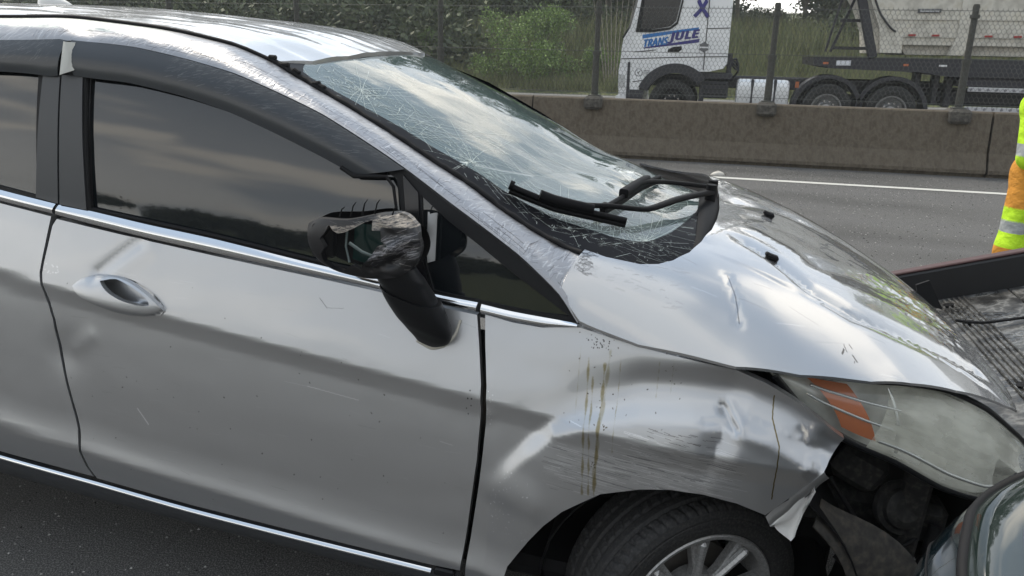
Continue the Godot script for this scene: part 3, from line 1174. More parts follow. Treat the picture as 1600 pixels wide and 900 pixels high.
func roof_y(x: float, z: float) -> float:
	var c := tab([[-3.0, 1.36], [-2.6, 1.432], [-2.3, 1.456], [-2.0, 1.468], [-1.5, 1.460], [-1.25, 1.436], [-1.095, 1.398]], x)
	var e := tab([[-3.0, 1.30], [-2.6, 1.385], [-1.943, 1.427], [-1.674, 1.442], [-1.489, 1.436], [-1.394, 1.429], [-1.26, 1.409], [-1.169, 1.378], [-1.09, 1.348]], x)
	var r: float = z / 0.56
	var y: float = c - (c - e) * r * r
	# long shallow waves beaten into the sheet
	y += 0.0035 * dents.get_noise_2d(x * 1.6 + 2.0, z * 4.5) + 0.0016 * dents.get_noise_2d(x * 3.0, z * 13.0)
	return y

const UPPER := [[-2.9, 1.325, 0.545], [-2.6, 1.385, 0.56], [-1.943, 1.427, 0.565], [-1.759, 1.440, 0.57], [-1.674, 1.442, 0.572], [-1.489, 1.436, 0.572], [-1.394, 1.429, 0.57], [-1.26, 1.409, 0.56], [-1.169, 1.378, 0.545], [-1.092, 1.346, 0.555], [-0.956, 1.292, 0.57], [-0.844, 1.245, 0.585], [-0.741, 1.197, 0.598], [-0.63, 1.147, 0.612], [-0.546, 1.102, 0.625], [-0.448, 1.058, 0.64], [-0.378, 1.037, 0.655], [-0.345, 1.033, 0.665]]
const LOWER := [[-2.9, 1.27], [-2.5, 1.33], [-1.819, 1.381], [-1.616, 1.395], [-1.464, 1.393], [-1.321, 1.377], [-1.19, 1.355], [-1.068, 1.321], [-0.957, 1.285], [-0.837, 1.233], [-0.743, 1.188], [-0.642, 1.133], [-0.538, 1.077], [-0.46, 1.032], [-0.373, 0.967], [-0.324, 0.908]]

func v3(a: Array) -> Array:
	return a.map(func(p): return Vector3(p[0], p[1], p[2]))

func v2(a: Array) -> Array:
	return a.map(func(p): return Vector2(p[0], p[1]))

func on_side(p, off := 0.0) -> Vector3:
	return Vector3(p.x, p.y, side_z(p.x, p.y) + off)

# strip between two outlines laid on the flank, bowed outward
func strip(st: SurfaceTool, top: Array, bot: Array, off: float, bow: float, n := 40, m := 6, thick := 0.004):
	var a := smooth2(v2(top), n)
	var b := smooth2(v2(bot), n)
	var g := []
	for i in n:
		var row := []
		for j in m + 1:
			var t := float(j) / m
			var p: Vector2 = a[i].lerp(b[i], t)
			row.append(on_side(p, off + bow * sin(PI * t)))
		g.append(row)
	shell(st, g, Vector3(0, 0, 1), thick)

# ---- paint damage (scratches, rust streaks, scraped primer), drawn where the metal is marked
func in_rect(r: Rect2, im: Image, x: float, y: float) -> Vector2:
	return Vector2((x - r.position.x) / r.size.x * im.get_width(), (1.0 - (y - r.position.y) / r.size.y) * im.get_height())

func specks(im: Image, n: int, r: Rect2, area: Rect2, c: Color):
	for i in n:
		var p := in_rect(r, im, area.position.x + rng.randf() * area.size.x, area.position.y + rng.randf() * area.size.y)
		stroke(im, p, p + Vector2(rng.randf_range(-2, 2), rng.randf_range(0, 2)), rng.randf_range(1.0, 2.6), c, rng.randf_range(0.4, 0.9))

const FENDER_R := Rect2(-0.56, 0.22, 0.86, 0.70)
const DOOR_R := Rect2(-1.68, 0.26, 1.18, 0.76)
const HOOD_R := Rect2(-0.40, -0.80, 1.24, 1.60)

func fender_paint() -> ImageTexture:
	var im := new_image(1024, 832)
	var white := Color(1.0, 1.0, 1.0) * 1.0
	var grey := Color(0.52, 0.52, 0.53)
	im.fill(Color(0.80, 0.80, 0.80))
	# scraped field over the arch: fine nearly level strokes
	for i in 420:
		var x := rng.randf_range(-0.36, 0.02)
		var mid: float = lerpf(0.60, 0.655, (x + 0.36) / 0.38)
		var y: float = mid + rng.randfn() * 0.030 + 0.018 * sin(x * 30.0)
		if y > 0.715 or y < 0.545:
			continue
		var l := rng.randf_range(0.010, 0.075)
		var c: Color = white if rng.randf() < 0.78 else grey
		stroke(im, in_rect(FENDER_R, im, x, y), in_rect(FENDER_R, im, x + l, y - l * 0.14), rng.randf_range(0.6, 1.7), c, rng.randf_range(0.25, 0.8))
	for i in 22:
		var x := rng.randf_range(-0.17, 0.0)
		var y := rng.randf_range(0.695, 0.722)
		stroke(im, in_rect(FENDER_R, im, x, y), in_rect(FENDER_R, im, x + rng.randf_range(0.005, 0.03), y - 0.003), rng.randf_range(0.6, 1.3), Color(0.20, 0.18, 0.17), 0.5)
	# rusty brown runs
	for s in [[-0.29, 0.84, -0.264, 0.548, 0.26, 6.0], [-0.276, 0.80, -0.250, 0.548, 0.26, 5.0], [-0.254, 0.83, -0.238, 0.546, 0.26, 8.0], [-0.246, 0.86, -0.243, 0.56, 0.10, 9.0], [-0.222, 0.846, -0.211, 0.656, 0.34, 2.2], [-0.31, 0.86, -0.302, 0.72, 0.22, 2.0], [-0.14, 0.85, -0.137, 0.77, 0.22, 2.0], [-0.11, 0.85, -0.108, 0.78, 0.18, 1.6]]:
		var steps := 40
		for k in steps:
			var t := k / float(steps)
			var a := Vector2(lerpf(s[0], s[2], t), lerpf(s[1], s[3], t))
			var b := Vector2(lerpf(s[0], s[2], t + 0.025), lerpf(s[1], s[3], t + 0.025))
			stroke(im, in_rect(FENDER_R, im, a.x + 0.0006 * sin(k * 1.3), a.y), in_rect(FENDER_R, im, b.x, b.y), s[5] * (0.8 + 0.5 * sin(k * 0.7 + s[0] * 90)), Color(0.50, 0.44, 0.24), s[4] * 0.34)
	for s in [[0.107, 0.80, 0.110, 0.755], [0.110, 0.755, 0.130, 0.708], [0.130, 0.708, 0.134, 0.589]]:
		stroke(im, in_rect(FENDER_R, im, s[0], s[1]), in_rect(FENDER_R, im, s[2], s[3]), 3.0, Color(0.40, 0.33, 0.12), 0.6)
	for k in [[-0.238, 0.705], [-0.252, 0.615]]:
		specks(im, 8, FENDER_R, Rect2(k[0], k[1], 0.010, 0.014), Color(0.2, 0.15, 0.06))
	specks(im, 40, FENDER_R, Rect2(-0.33, 0.70, 0.25, 0.19), Color(0.24, 0.21, 0.17))
	# chips behind the arch and along the gap
	specks(im, 60, FENDER_R, Rect2(-0.47, 0.40, 0.10, 0.17), Color(1, 1, 1))
	specks(im, 24, FENDER_R, Rect2(-0.505, 0.66, 0.02, 0.10), Color(1, 1, 1))
	specks(im, 30, FENDER_R, Rect2(-0.30, 0.86, 0.05, 0.02), Color(0.15, 0.14, 0.13))
	return tex_of(im)

func door_paint() -> ImageTexture:
	var im := new_image(1024, 660, Color(0.80, 0.80, 0.80))
	for s in [[-1.392, 0.532, -1.362, 0.494, 2.4, 0.9], [-0.931, 0.674, -0.802, 0.662, 1.4, 0.8], [-0.99, 0.676, -0.90, 0.672, 1.0, 0.4], [-0.921, 0.881, -0.90, 0.862, 1.2, 0.55], [-0.90, 0.862, -0.86, 0.866, 1.0, 0.4], [-0.60, 0.60, -0.57, 0.596, 1.6, 0.5]]:
		var dark: bool = s[1] > 0.8
		stroke(im, in_rect(DOOR_R, im, s[0], s[1]), in_rect(DOOR_R, im, s[2], s[3]), s[4], Color(0.3, 0.3, 0.3) if dark else Color(1, 1, 1), s[5])
	for i in 90:
		var x := rng.randf_range(-1.6, -0.55)
		var y := rng.randf_range(0.34, 0.9)
		var l := rng.randf_range(0.005, 0.05)
		stroke(im, in_rect(DOOR_R, im, x, y), in_rect(DOOR_R, im, x + l, y - l * rng.randf_range(-0.1, 0.3)), 0.8, Color(1, 1, 1) if rng.randf() < 0.6 else Color(0.5, 0.5, 0.5), rng.randf_range(0.08, 0.28))
	specks(im, 6, DOOR_R, Rect2(-0.545, 0.66, 0.02, 0.08), Color(0.15, 0.15, 0.15))
	specks(im, 14, DOOR_R, Rect2(-1.65, 0.84, 0.04, 0.03), Color(1, 1, 1))
	specks(im, 50, DOOR_R, Rect2(-1.6, 0.32, 1.05, 0.55), Color(0.45, 0.45, 0.44))
	return tex_of(im)

func hood_paint() -> ImageTexture:
	var im := new_image(1024, 1024, Color(0.80, 0.80, 0.80))
	var at := func(x: float, z: float) -> Vector2: return in_rect(HOOD_R, im, x, z)
	for i in 150:
		var x := rng.randf_range(-0.3, 0.7)
		var z := rng.randf_range(-0.5, 0.7)
		var l := rng.randf_range(0.01, 0.07)
		stroke(im, at.call(x, z), at.call(x + l, z + l * rng.randf_range(-0.6, 0.3)), 1.0, Color(0.5, 0.5, 0.5) if rng.randf() < 0.5 else Color(1, 1, 1), rng.randf_range(0.12, 0.4))
	# black scuffs at the rear corner, on the far crown and near the nose
	for i in 70:
		var x := rng.randf_range(-0.352, -0.325)
		var z := rng.randf_range(0.655, 0.715)
		stroke(im, at.call(x, z), at.call(x + rng.randf_range(0.002, 0.022), z + rng.randf_range(-0.012, 0.006)), rng.randf_range(0.6, 1.4), Color(0.22, 0.22, 0.23), rng.randf_range(0.2, 0.55))
	for i in 60:
		var x := rng.randf_range(-0.33, -0.12)
		var z := rng.randf_range(0.62, 0.72)
		stroke(im, at.call(x, z), at.call(x + rng.randf_range(0.005, 0.03), z - rng.randf_range(0.0, 0.006)), rng.randf_range(0.6, 1.2), Color(0.50, 0.50, 0.51), rng.randf_range(0.05, 0.22))
	for q in [[0.03, 0.20, 9], [0.36, 0.14, 10], [0.42, 0.30, 6], [0.24, 0.62, 5]]:
		for i in q[2]:
			var a := Vector2(q[0] + rng.randfn() * 0.018, q[1] + rng.randfn() * 0.025)
			var b := a + Vector2(rng.randfn() * 0.008, 0.004 + rng.randfn() * 0.010)
			stroke(im, at.call(a.x, a.y), at.call(b.x, b.y), rng.randf_range(1.0, 2.4), Color(0.14, 0.13, 0.13), rng.randf_range(0.4, 0.8))
	stroke(im, at.call(-0.022, 0.592), at.call(0.0, 0.64), 2.0, Color(0.45, 0.45, 0.47), 0.5)
	stroke(im, at.call(0.0, 0.64), at.call(0.013, 0.69), 1.6, Color(0.3, 0.3, 0.32), 0.6)
	return tex_of(im)

# the scoured side frame: u runs along it, v across. strokes slant across the strip
func frame_paint() -> Array:
	var w := 2048
	var h := 128
	var im := new_image(w, h, Color(0.68, 0.68, 0.69))
	var hm := Image.create(w, h, false, Image.FORMAT_RGBA8)
	hm.fill(Color(0.5, 0.5, 0.5))
	for i in 2400:
		var u: float = rng.randf()
		if u < 0.36 and rng.randf() < 0.75:
			continue
		var v := rng.randf()
		var p := Vector2(u * w, v * h)
		var q := p + Vector2(rng.randf_range(6, 22), rng.randf_range(-34, -10))
		var r := rng.randf()
		var c := Color(1, 1, 1) if r < 0.62 else (Color(0.45, 0.45, 0.46) if r < 0.92 else Color(0.16, 0.15, 0.15))
		stroke(im, p, q, rng.randf_range(0.7, 1.6), c, rng.randf_range(0.12, 0.42))
		stroke(hm, p, q, rng.randf_range(1.0, 2.0), Color(0.2, 0.2, 0.2) if r < 0.5 else Color(0.85, 0.85, 0.85), 0.5)
	for i in 60:
		var u := rng.randf_range(0.45, 0.98)
		var p := Vector2(u * w, rng.randf_range(0.55, 0.9) * h)
		stroke(im, p, p + Vector2(rng.randf_range(20, 90), rng.randf_range(-6, 6)), rng.randf_range(0.8, 1.8), Color(0.22, 0.21, 0.21), rng.randf_range(0.3, 0.7))
	# peeled pale filler along the roof rail
	for i in 900:
		var u := rng.randf_range(0.28, 0.56)
		var p := Vector2(u * w, rng.randf_range(0.0, 0.6) * h)
		stroke(im, p, p + Vector2(rng.randf_range(8, 34), rng.randf_range(-5, 5)), rng.randf_range(1.5, 4.0), Color(0.80, 0.83, 0.80), rng.randf_range(0.15, 0.4))
	hm.bump_map_to_normal_map(6.0)
	return [tex_of(im), tex_of(hm)]

func build_silver_car():
	var sum := 0.0
	for i in LEAN.size():
		if i:
			sum += (LEAN[i][0] - LEAN[i - 1][0]) * (LEAN[i][1] + LEAN[i - 1][1]) * 0.5
		lean_sum.append(sum)
	dents.seed = 14
	dents.frequency = 1.0
	dents.fractal_octaves = 2
	var car := thing("wrecked_car", "dented silver hatchback with shattered windscreen and torn wing mirror, in front", "car")
	car.transform = Transform3D(Basis(Vector3(0.99841, -0.05627, -0.00311), Vector3(0.05633, 0.99816, 0.02224), Vector3(0.00186, -0.02238, 0.99975)).orthonormalized(), Vector3(0.0267, 0.018, -2.3852))
	car_flank(car)
	car_top(car)
	car_glass(car)
	car_mirror(car)
	car_front(car)
	car_inside(car)

func car_flank(car: Node3D):
	# front door with its handle
	var st := begin()
	var handle := smooth2(v2([[-1.557, 0.828], [-1.535, 0.848], [-1.493, 0.861], [-1.44, 0.864], [-1.394, 0.856], [-1.345, 0.836], [-1.306, 0.806], [-1.316, 0.789], [-1.368, 0.778], [-1.42, 0.782], [-1.467, 0.791], [-1.525, 0.807], [-1.557, 0.828]]), 40)
	handle.pop_back()
	var door := v2([[-1.638, 0.972], [-1.434, 0.956], [-1.203, 0.940], [-0.928, 0.923], [-0.801, 0.914], [-0.631, 0.899], [-0.548, 0.894], [-0.533, 0.831], [-0.516, 0.75], [-0.511, 0.694], [-0.510, 0.571], [-0.515, 0.48], [-0.519, 0.40], [-0.527, 0.285], [-0.596, 0.282], [-0.889, 0.284], [-1.251, 0.288], [-1.535, 0.300], [-1.550, 0.335], [-1.558, 0.375], [-1.566, 0.442], [-1.590, 0.54], [-1.613, 0.627], [-1.625, 0.726], [-1.645, 0.79], [-1.656, 0.842], [-1.655, 0.866], [-1.647, 0.955]])
	panel(st, door, door_z, 0, 0.009, 1.0, 0.02, [PackedVector2Array(handle)], DOOR_R)
	var fd := put("front_door", st.commit(), silver(door_paint()), car)
	# the scooped bowl behind the grip
	st = begin()
	panel(st, handle, func(x: float, y: float) -> float:
		var d := Vector2((x + 1.432) / 0.122, (y - 0.822) / 0.042).length()
		return door_z(x, y) - 0.028 * smoothstep(1.0, 0.55, d), 0, 0.008, 1.0, 0.0)
	put("handle_bowl", st.commit(), M.paint, fd)
	st = begin()
	var hole := smooth2(v2([[-1.478, 0.852], [-1.44, 0.861], [-1.394, 0.851], [-1.352, 0.833], [-1.335, 0.815], [-1.362, 0.811], [-1.41, 0.818], [-1.45, 0.832], [-1.478, 0.852]]), 24)
	hole.pop_back()
	panel(st, handle, func(x: float, y: float) -> float:
		var d := Vector2((x + 1.432) / 0.135, (y - 0.820) / 0.046).length()
		return door_z(x, y) + 0.004 + 0.022 * sqrt(maxf(0.0, 1.0 - d * d)), 0, 0.006, 1.0, 0.012, [PackedVector2Array(hole)])
	put("door_handle", st.commit(), M.paint, fd)
	st = begin()
	strip(st, [[-1.634, 1.007], [-1.541, 1.003], [-1.38, 0.990], [-1.207, 0.979], [-0.974, 0.957], [-0.804, 0.943], [-0.66, 0.927], [-0.549, 0.922]], [[-1.640, 0.984], [-1.541, 0.974], [-1.38, 0.960], [-1.203, 0.948], [-0.928, 0.930], [-0.801, 0.921], [-0.66, 0.908], [-0.552, 0.903]], 0.004, 0.006)
	put("chrome_strip", st.commit(), M.chrome, fd)
	# rear door
	st = begin()
	panel(st, v2([[-2.46, 1.062], [-1.809, 0.990], [-1.655, 0.976], [-1.657, 0.955], [-1.663, 0.866], [-1.664, 0.842], [-1.653, 0.79], [-1.633, 0.726], [-1.621, 0.627], [-1.598, 0.54], [-1.574, 0.442], [-1.566, 0.375], [-1.558, 0.335], [-1.545, 0.303], [-1.864, 0.306], [-2.16, 0.31], [-2.20, 0.42], [-2.33, 0.58], [-2.45, 0.66], [-2.50, 0.80]]), door_z, 0, 0.02, 1.0, 0.02)
	var rd := put("rear_door", st.commit(), M.paint, car)
	st = begin()
	strip(st, [[-2.45, 1.085], [-1.812, 1.023], [-1.643, 1.008]], [[-2.45, 1.062], [-1.809, 0.998], [-1.648, 0.985]], 0.004, 0.006, 24)
	put("chrome_strip", st.commit(), M.chrome, rd)
	# rear quarter
	st = begin()
	panel(st, v2([[-3.22, 1.02], [-2.468, 1.062], [-2.508, 0.80], [-2.46, 0.66], [-2.40, 0.61], [-2.49, 0.625], [-2.62, 0.60], [-2.74, 0.52], [-2.81, 0.40], [-2.83, 0.28], [-3.10, 0.30], [-3.24, 0.45], [-3.28, 0.70]]), side_z, 0, 0.03, 1.0, 0.02)
	put("rear_quarter_panel", st.commit(), M.paint, car)
	# sill: rocker, bright strip
	st = begin()
	var g := []
	for i in 30:
		var x: float = lerpf(-2.2, -0.53, i / 29.0)
		var top: float = tab([[-2.2, 0.297], [-1.864, 0.283], [-1.251, 0.268], [-0.889, 0.264], [-0.53, 0.262]], x)
		var row := []
		for j in 7:
			var t := j / 6.0
			row.append(Vector3(x, lerpf(top, 0.165, t), side_z(x, top) - 0.004 - 0.012 * t - 0.055 * t * t))
		g.append(row)
	shell(st, g, Vector3(0, -0.2, 1), 0.01)
	var sill := put("sill", st.commit(), M.pillar_cover, car)
	st = begin()
	strip(st, [[-2.18, 0.307], [-1.864, 0.294], [-1.542, 0.291], [-1.251, 0.280], [-0.889, 0.276], [-0.596, 0.275]], [[-2.18, 0.292], [-1.864, 0.277], [-1.542, 0.274], [-1.251, 0.263], [-0.889, 0.259], [-0.596, 0.258]], 0.006, 0.008, 30)
	put("chrome_strip", st.commit(), M.chrome, sill)
	st = begin()
	box(st, Vector3(-0.565, 0.268, side_z(-0.565, 0.268) - 0.002), Vector3(0.05, 0.022, 0.02), 0.004)
	put("sill_end_cap", st.commit(), M.dark_trim, sill)
	# front wing
	st = begin()
	panel(st, v2([[-0.530, 0.897], [-0.465, 0.889], [-0.40, 0.888], [-0.340, 0.897], [-0.316, 0.898], [-0.187, 0.874], [-0.08, 0.862], [0.019, 0.850], [0.09, 0.826], [0.161, 0.790], [0.22, 0.752], [0.268, 0.717], [0.25, 0.685], [0.222, 0.648], [0.17, 0.594], [0.127, 0.550], [0.062, 0.573], [-0.008, 0.586], [-0.075, 0.588], [-0.143, 0.579], [-0.224, 0.555], [-0.303, 0.497], [-0.34, 0.455], [-0.368, 0.413], [-0.413, 0.33], [-0.43, 0.24], [-0.515, 0.235], [-0.512, 0.33], [-0.506, 0.42], [-0.499, 0.52], [-0.497, 0.60], [-0.497, 0.694], [-0.503, 0.75], [-0.519, 0.831]]), fender_z, 0, 0.008, 1.0, 0.022, [], FENDER_R)
	var fen := put("front_wing", st.commit(), silver(fender_paint()), car)
	fen.set_meta("label", "crumpled front wing with scrapes and brown runs")
	st = begin()
	strip(st, [[-0.540, 0.920], [-0.471, 0.914], [-0.361, 0.910], [-0.325, 0.908]], [[-0.540, 0.900], [-0.465, 0.894], [-0.39, 0.892], [-0.322, 0.900]], 0.005, 0.006, 20)
	put("chrome_strip", st.commit(), M.chrome, fen)
	# far side: a plain mirror image
	st = begin()
	panel(st, v2([[-3.2, 1.0], [-2.46, 1.06], [-1.6, 1.0], [-0.9, 0.93], [-0.32, 0.905], [0.02, 0.86], [0.35, 0.78], [0.45, 0.6], [0.38, 0.5], [0.30, 0.55], [0.06, 0.60], [-0.2, 0.55], [-0.34, 0.42], [-0.40, 0.25], [-2.15, 0.25], [-2.22, 0.42], [-2.49, 0.62], [-2.75, 0.48], [-2.83, 0.28], [-3.2, 0.4]]), func(x: float, y: float) -> float: return -side_z(x, y), 0, 0.04, -1.0, 0.01)
	put("far_side_panel", st.commit(), M.paint, car)
	st = begin()
	panel(st, v2([[-2.9, 1.27], [-1.9, 1.38], [-1.47, 1.39], [-1.19, 1.353], [-0.957, 1.283], [-0.743, 1.186], [-0.538, 1.075], [-0.324, 0.906], [-0.9, 0.935], [-1.6, 1.003], [-2.9, 1.08]]), func(x: float, y: float) -> float: return -side_z(x, y), 0, 0.04, -1.0, 0.0)
	put("far_side_glass", st.commit(), M.tint, car)
	# tail
	st = begin()
	g = []
	for q in [[-2.9, 1.34, 0.54], [-2.98, 1.31, 0.55], [-3.18, 1.06, 0.68], [-3.25, 1.0, 0.74], [-3.28, 0.75, 0.78], [-3.33, 0.6, 0.78], [-3.30, 0.35, 0.76], [-3.2, 0.22, 0.74]]:
		var row := []
		for j in 17:
			var t: float = lerpf(-1, 1, j / 16.0)
			row.append(Vector3(q[0] + 0.12 * pow(absf(t), 3), q[1], t * q[2]))
		g.append(row)
	sheet(st, g, Vector3(-1, 0, 0))
	put("tailgate", st.commit(), M.paint, car)

func car_top(car: Node3D):
	# roof skin
	var rim := []
	for i in range(0, 9):
		rim.append(Vector2(UPPER[i][0], UPPER[i][2] - 0.004))
	rim.append_array(v2([[-1.125, 0.42], [-1.105, 0.25], [-1.098, 0.0], [-1.105, -0.25], [-1.125, -0.42]]))
	for i in range(8, -1, -1):
		rim.append(Vector2(UPPER[i][0], -UPPER[i][2] + 0.004))
	var st := begin()
	panel(st, rim, roof_y, 1, 0.025, 1.0, 0.012)
	var rt := noise_tex(51, 0.01, [[0.2, Color(0.77, 0.77, 0.77)], [0.8, Color(0.84, 0.84, 0.84)]], 512, 5)
	var rm := silver(rt)
	world_mapped(rm, 1.0, false)
	var roof := put("roof", st.commit(), rm, car)
	st = begin()
	var g := []
	for i in 13:
		var row := []
		for j in 9:
			var a: float = PI * j / 8.0
			var t := i / 12.0
			var r: float = 0.026 * sin(PI * pow(t, 0.7)) + 0.002
			row.append(Vector3(-2.355 + 0.14 * t, 1.452 + sin(a) * r * 1.2 + 0.004, cos(a) * r))
		g.append(row)
	sheet(st, g, Vector3.UP)
	put("aerial_foot", st.commit(), mat(lin(0.6, 0.6, 0.58), 0.35), roof)
	# the side frame: roof rail and windscreen pillar in one scoured strip
	var up := curve(v3(UPPER), 110)
	var lo := curve(LOWER.map(func(p): return on_side(Vector2(p[0], p[1]), 0.004)), 110)
	st = begin()
	g = []
	for i in 110:
		var row := []
		for j in 13:
			var t := j / 12.0
			var p: Vector3 = up[i].lerp(lo[i], t)
			var bow: float = sin(PI * t)
			p += Vector3(0, 0.55, 0.85) * (0.014 * bow + 0.004 * pow(bow, 0.4))
			var s := i / 109.0
			p += Vector3(0, 0.6, 0.8) * 0.0030 * dents.get_noise_2d(s * 34.0, t * 3.0) * bow
			# the torn patch over the front door
			p -= Vector3(0, 0.5, 0.8) * 0.010 * bump2((s - 0.485) / 0.018, 1.0) * bump2((t - 0.62) / 0.25, 1.0)
			row.append(p)
		g.append(row)
	shell(st, g, Vector3(0, 0.6, 0.8), 0.012)
	var fp := frame_paint()
	var fm := silver(fp[0], fp[1])
	fm.roughness = 0.42
	fm.clearcoat = 0.15
	fm.normal_scale = 0.18
	var fr := put("side_frame", st.commit(), fm, car)
	fr.set_meta("label", "scoured windscreen pillar and roof rail")
	# black seals along the ditch and the windscreen
	st = begin()
	tube(st, curve(v3(UPPER.slice(0, 9)).map(func(p): return p + Vector3(0, 0.003, -0.002)), 50), 0.0055, 0.0055, 6)
	put("roof_seal", st.commit(), M.rubber, roof)
	st = begin()
	var wob := curve(v3(UPPER.slice(8)), 60)
	for i in wob.size():
		wob[i] += Vector3(0, 0.003 + 0.003 * dents.get_noise_1d(i * 1.7), -0.005 + 0.004 * dents.get_noise_1d(i * 0.9 + 50))
	tube(st, wob, 0.009, 0.007, 6)
	for k in [0, 3, 5, 9, 10]:
		box(st, wob[k] + Vector3(0, 0.008, 0), Vector3(0.02, 0.012, 0.014), 0.003, Basis(Vector3(0, 0, 1), 0.5 * sin(k)))
	put("windscreen_seal", st.commit(), M.rubber, car)
	# hood
	var hood := v2([[-0.372, 0.752], [-0.352, 0.70], [-0.338, 0.668], [-0.29, 0.668], [-0.215, 0.656], [-0.175, 0.638], [-0.145, 0.612], [-0.112, 0.56], [-0.088, 0.48], [-0.066, 0.37], [-0.054, 0.248], [-0.047, 0.1]])
	for k in range(hood.size() - 1, -1, -1):
		hood.append(Vector2(hood[k].x, -hood[k].y))
	var front := v2([[-0.32, 0.766], [-0.19, 0.770], [0.017, 0.758], [0.149, 0.731], [0.299, 0.681], [0.39, 0.631], [0.506, 0.555], [0.62, 0.460], [0.69, 0.39], [0.735, 0.32], [0.765, 0.22], [0.785, 0.1]])
	for k in front.size():
		hood.append(Vector2(front[k].x, -front[k].y))
	for k in range(front.size() - 1, -1, -1):
		hood.append(front[k])
	st = begin()
	panel(st, hood, hood_y, 1, 0.012, 1.0, 0.006, [], HOOD_R)
	var hm := silver(hood_paint())
	hm.roughness = 0.27
	var hd := put("hood", st.commit(), hm, car)
	hd.set_meta("label", "buckled silver hood, sprung open over the headlight")
	for q in [[0.10, -0.035], [0.085, 0.404]]:
		st = begin()
		var c := Vector3(q[0], hood_y(q[0], q[1]) + 0.006, q[1])
		box(st, c, Vector3(0.030, 0.014, 0.022), 0.004, Basis(Vector3(0, 0, 1), -0.25))
		box(st, c + Vector3(-0.012, 0.006, 0), Vector3(0.012, 0.010, 0.018), 0.003, Basis(Vector3(0, 0, 1), -0.25))
		put("washer_nozzle", st.commit(), M.black, hd)
	# torn black corner of the nose seal, standing up at the far front edge
	st = begin()
	prism(st, v2([[0, 0], [0.08, -0.02], [0.02, 0.07], [-0.015, 0.05]]), Vector3(0.62, hood_y(0.62, -0.30) - 0.02, -0.30), Vector3(1, 0, 0), Vector3(0, 1, 0), Vector3(0, 0, 1), 0.01)
	put("seal_scrap", st.commit(), M.rubber, hd)

func glass_plain(x: float, z: float) -> float:
	var r: float = z / tab(GLASS_W, x)
	return tab(GLASS_E, x) + tab(GLASS_B, x) * (1.0 - r * r)

func glass_at(x: float, z: float, off := 0.0) -> Vector3:
	return Vector3(x, glass_y(x, z) + off, z)

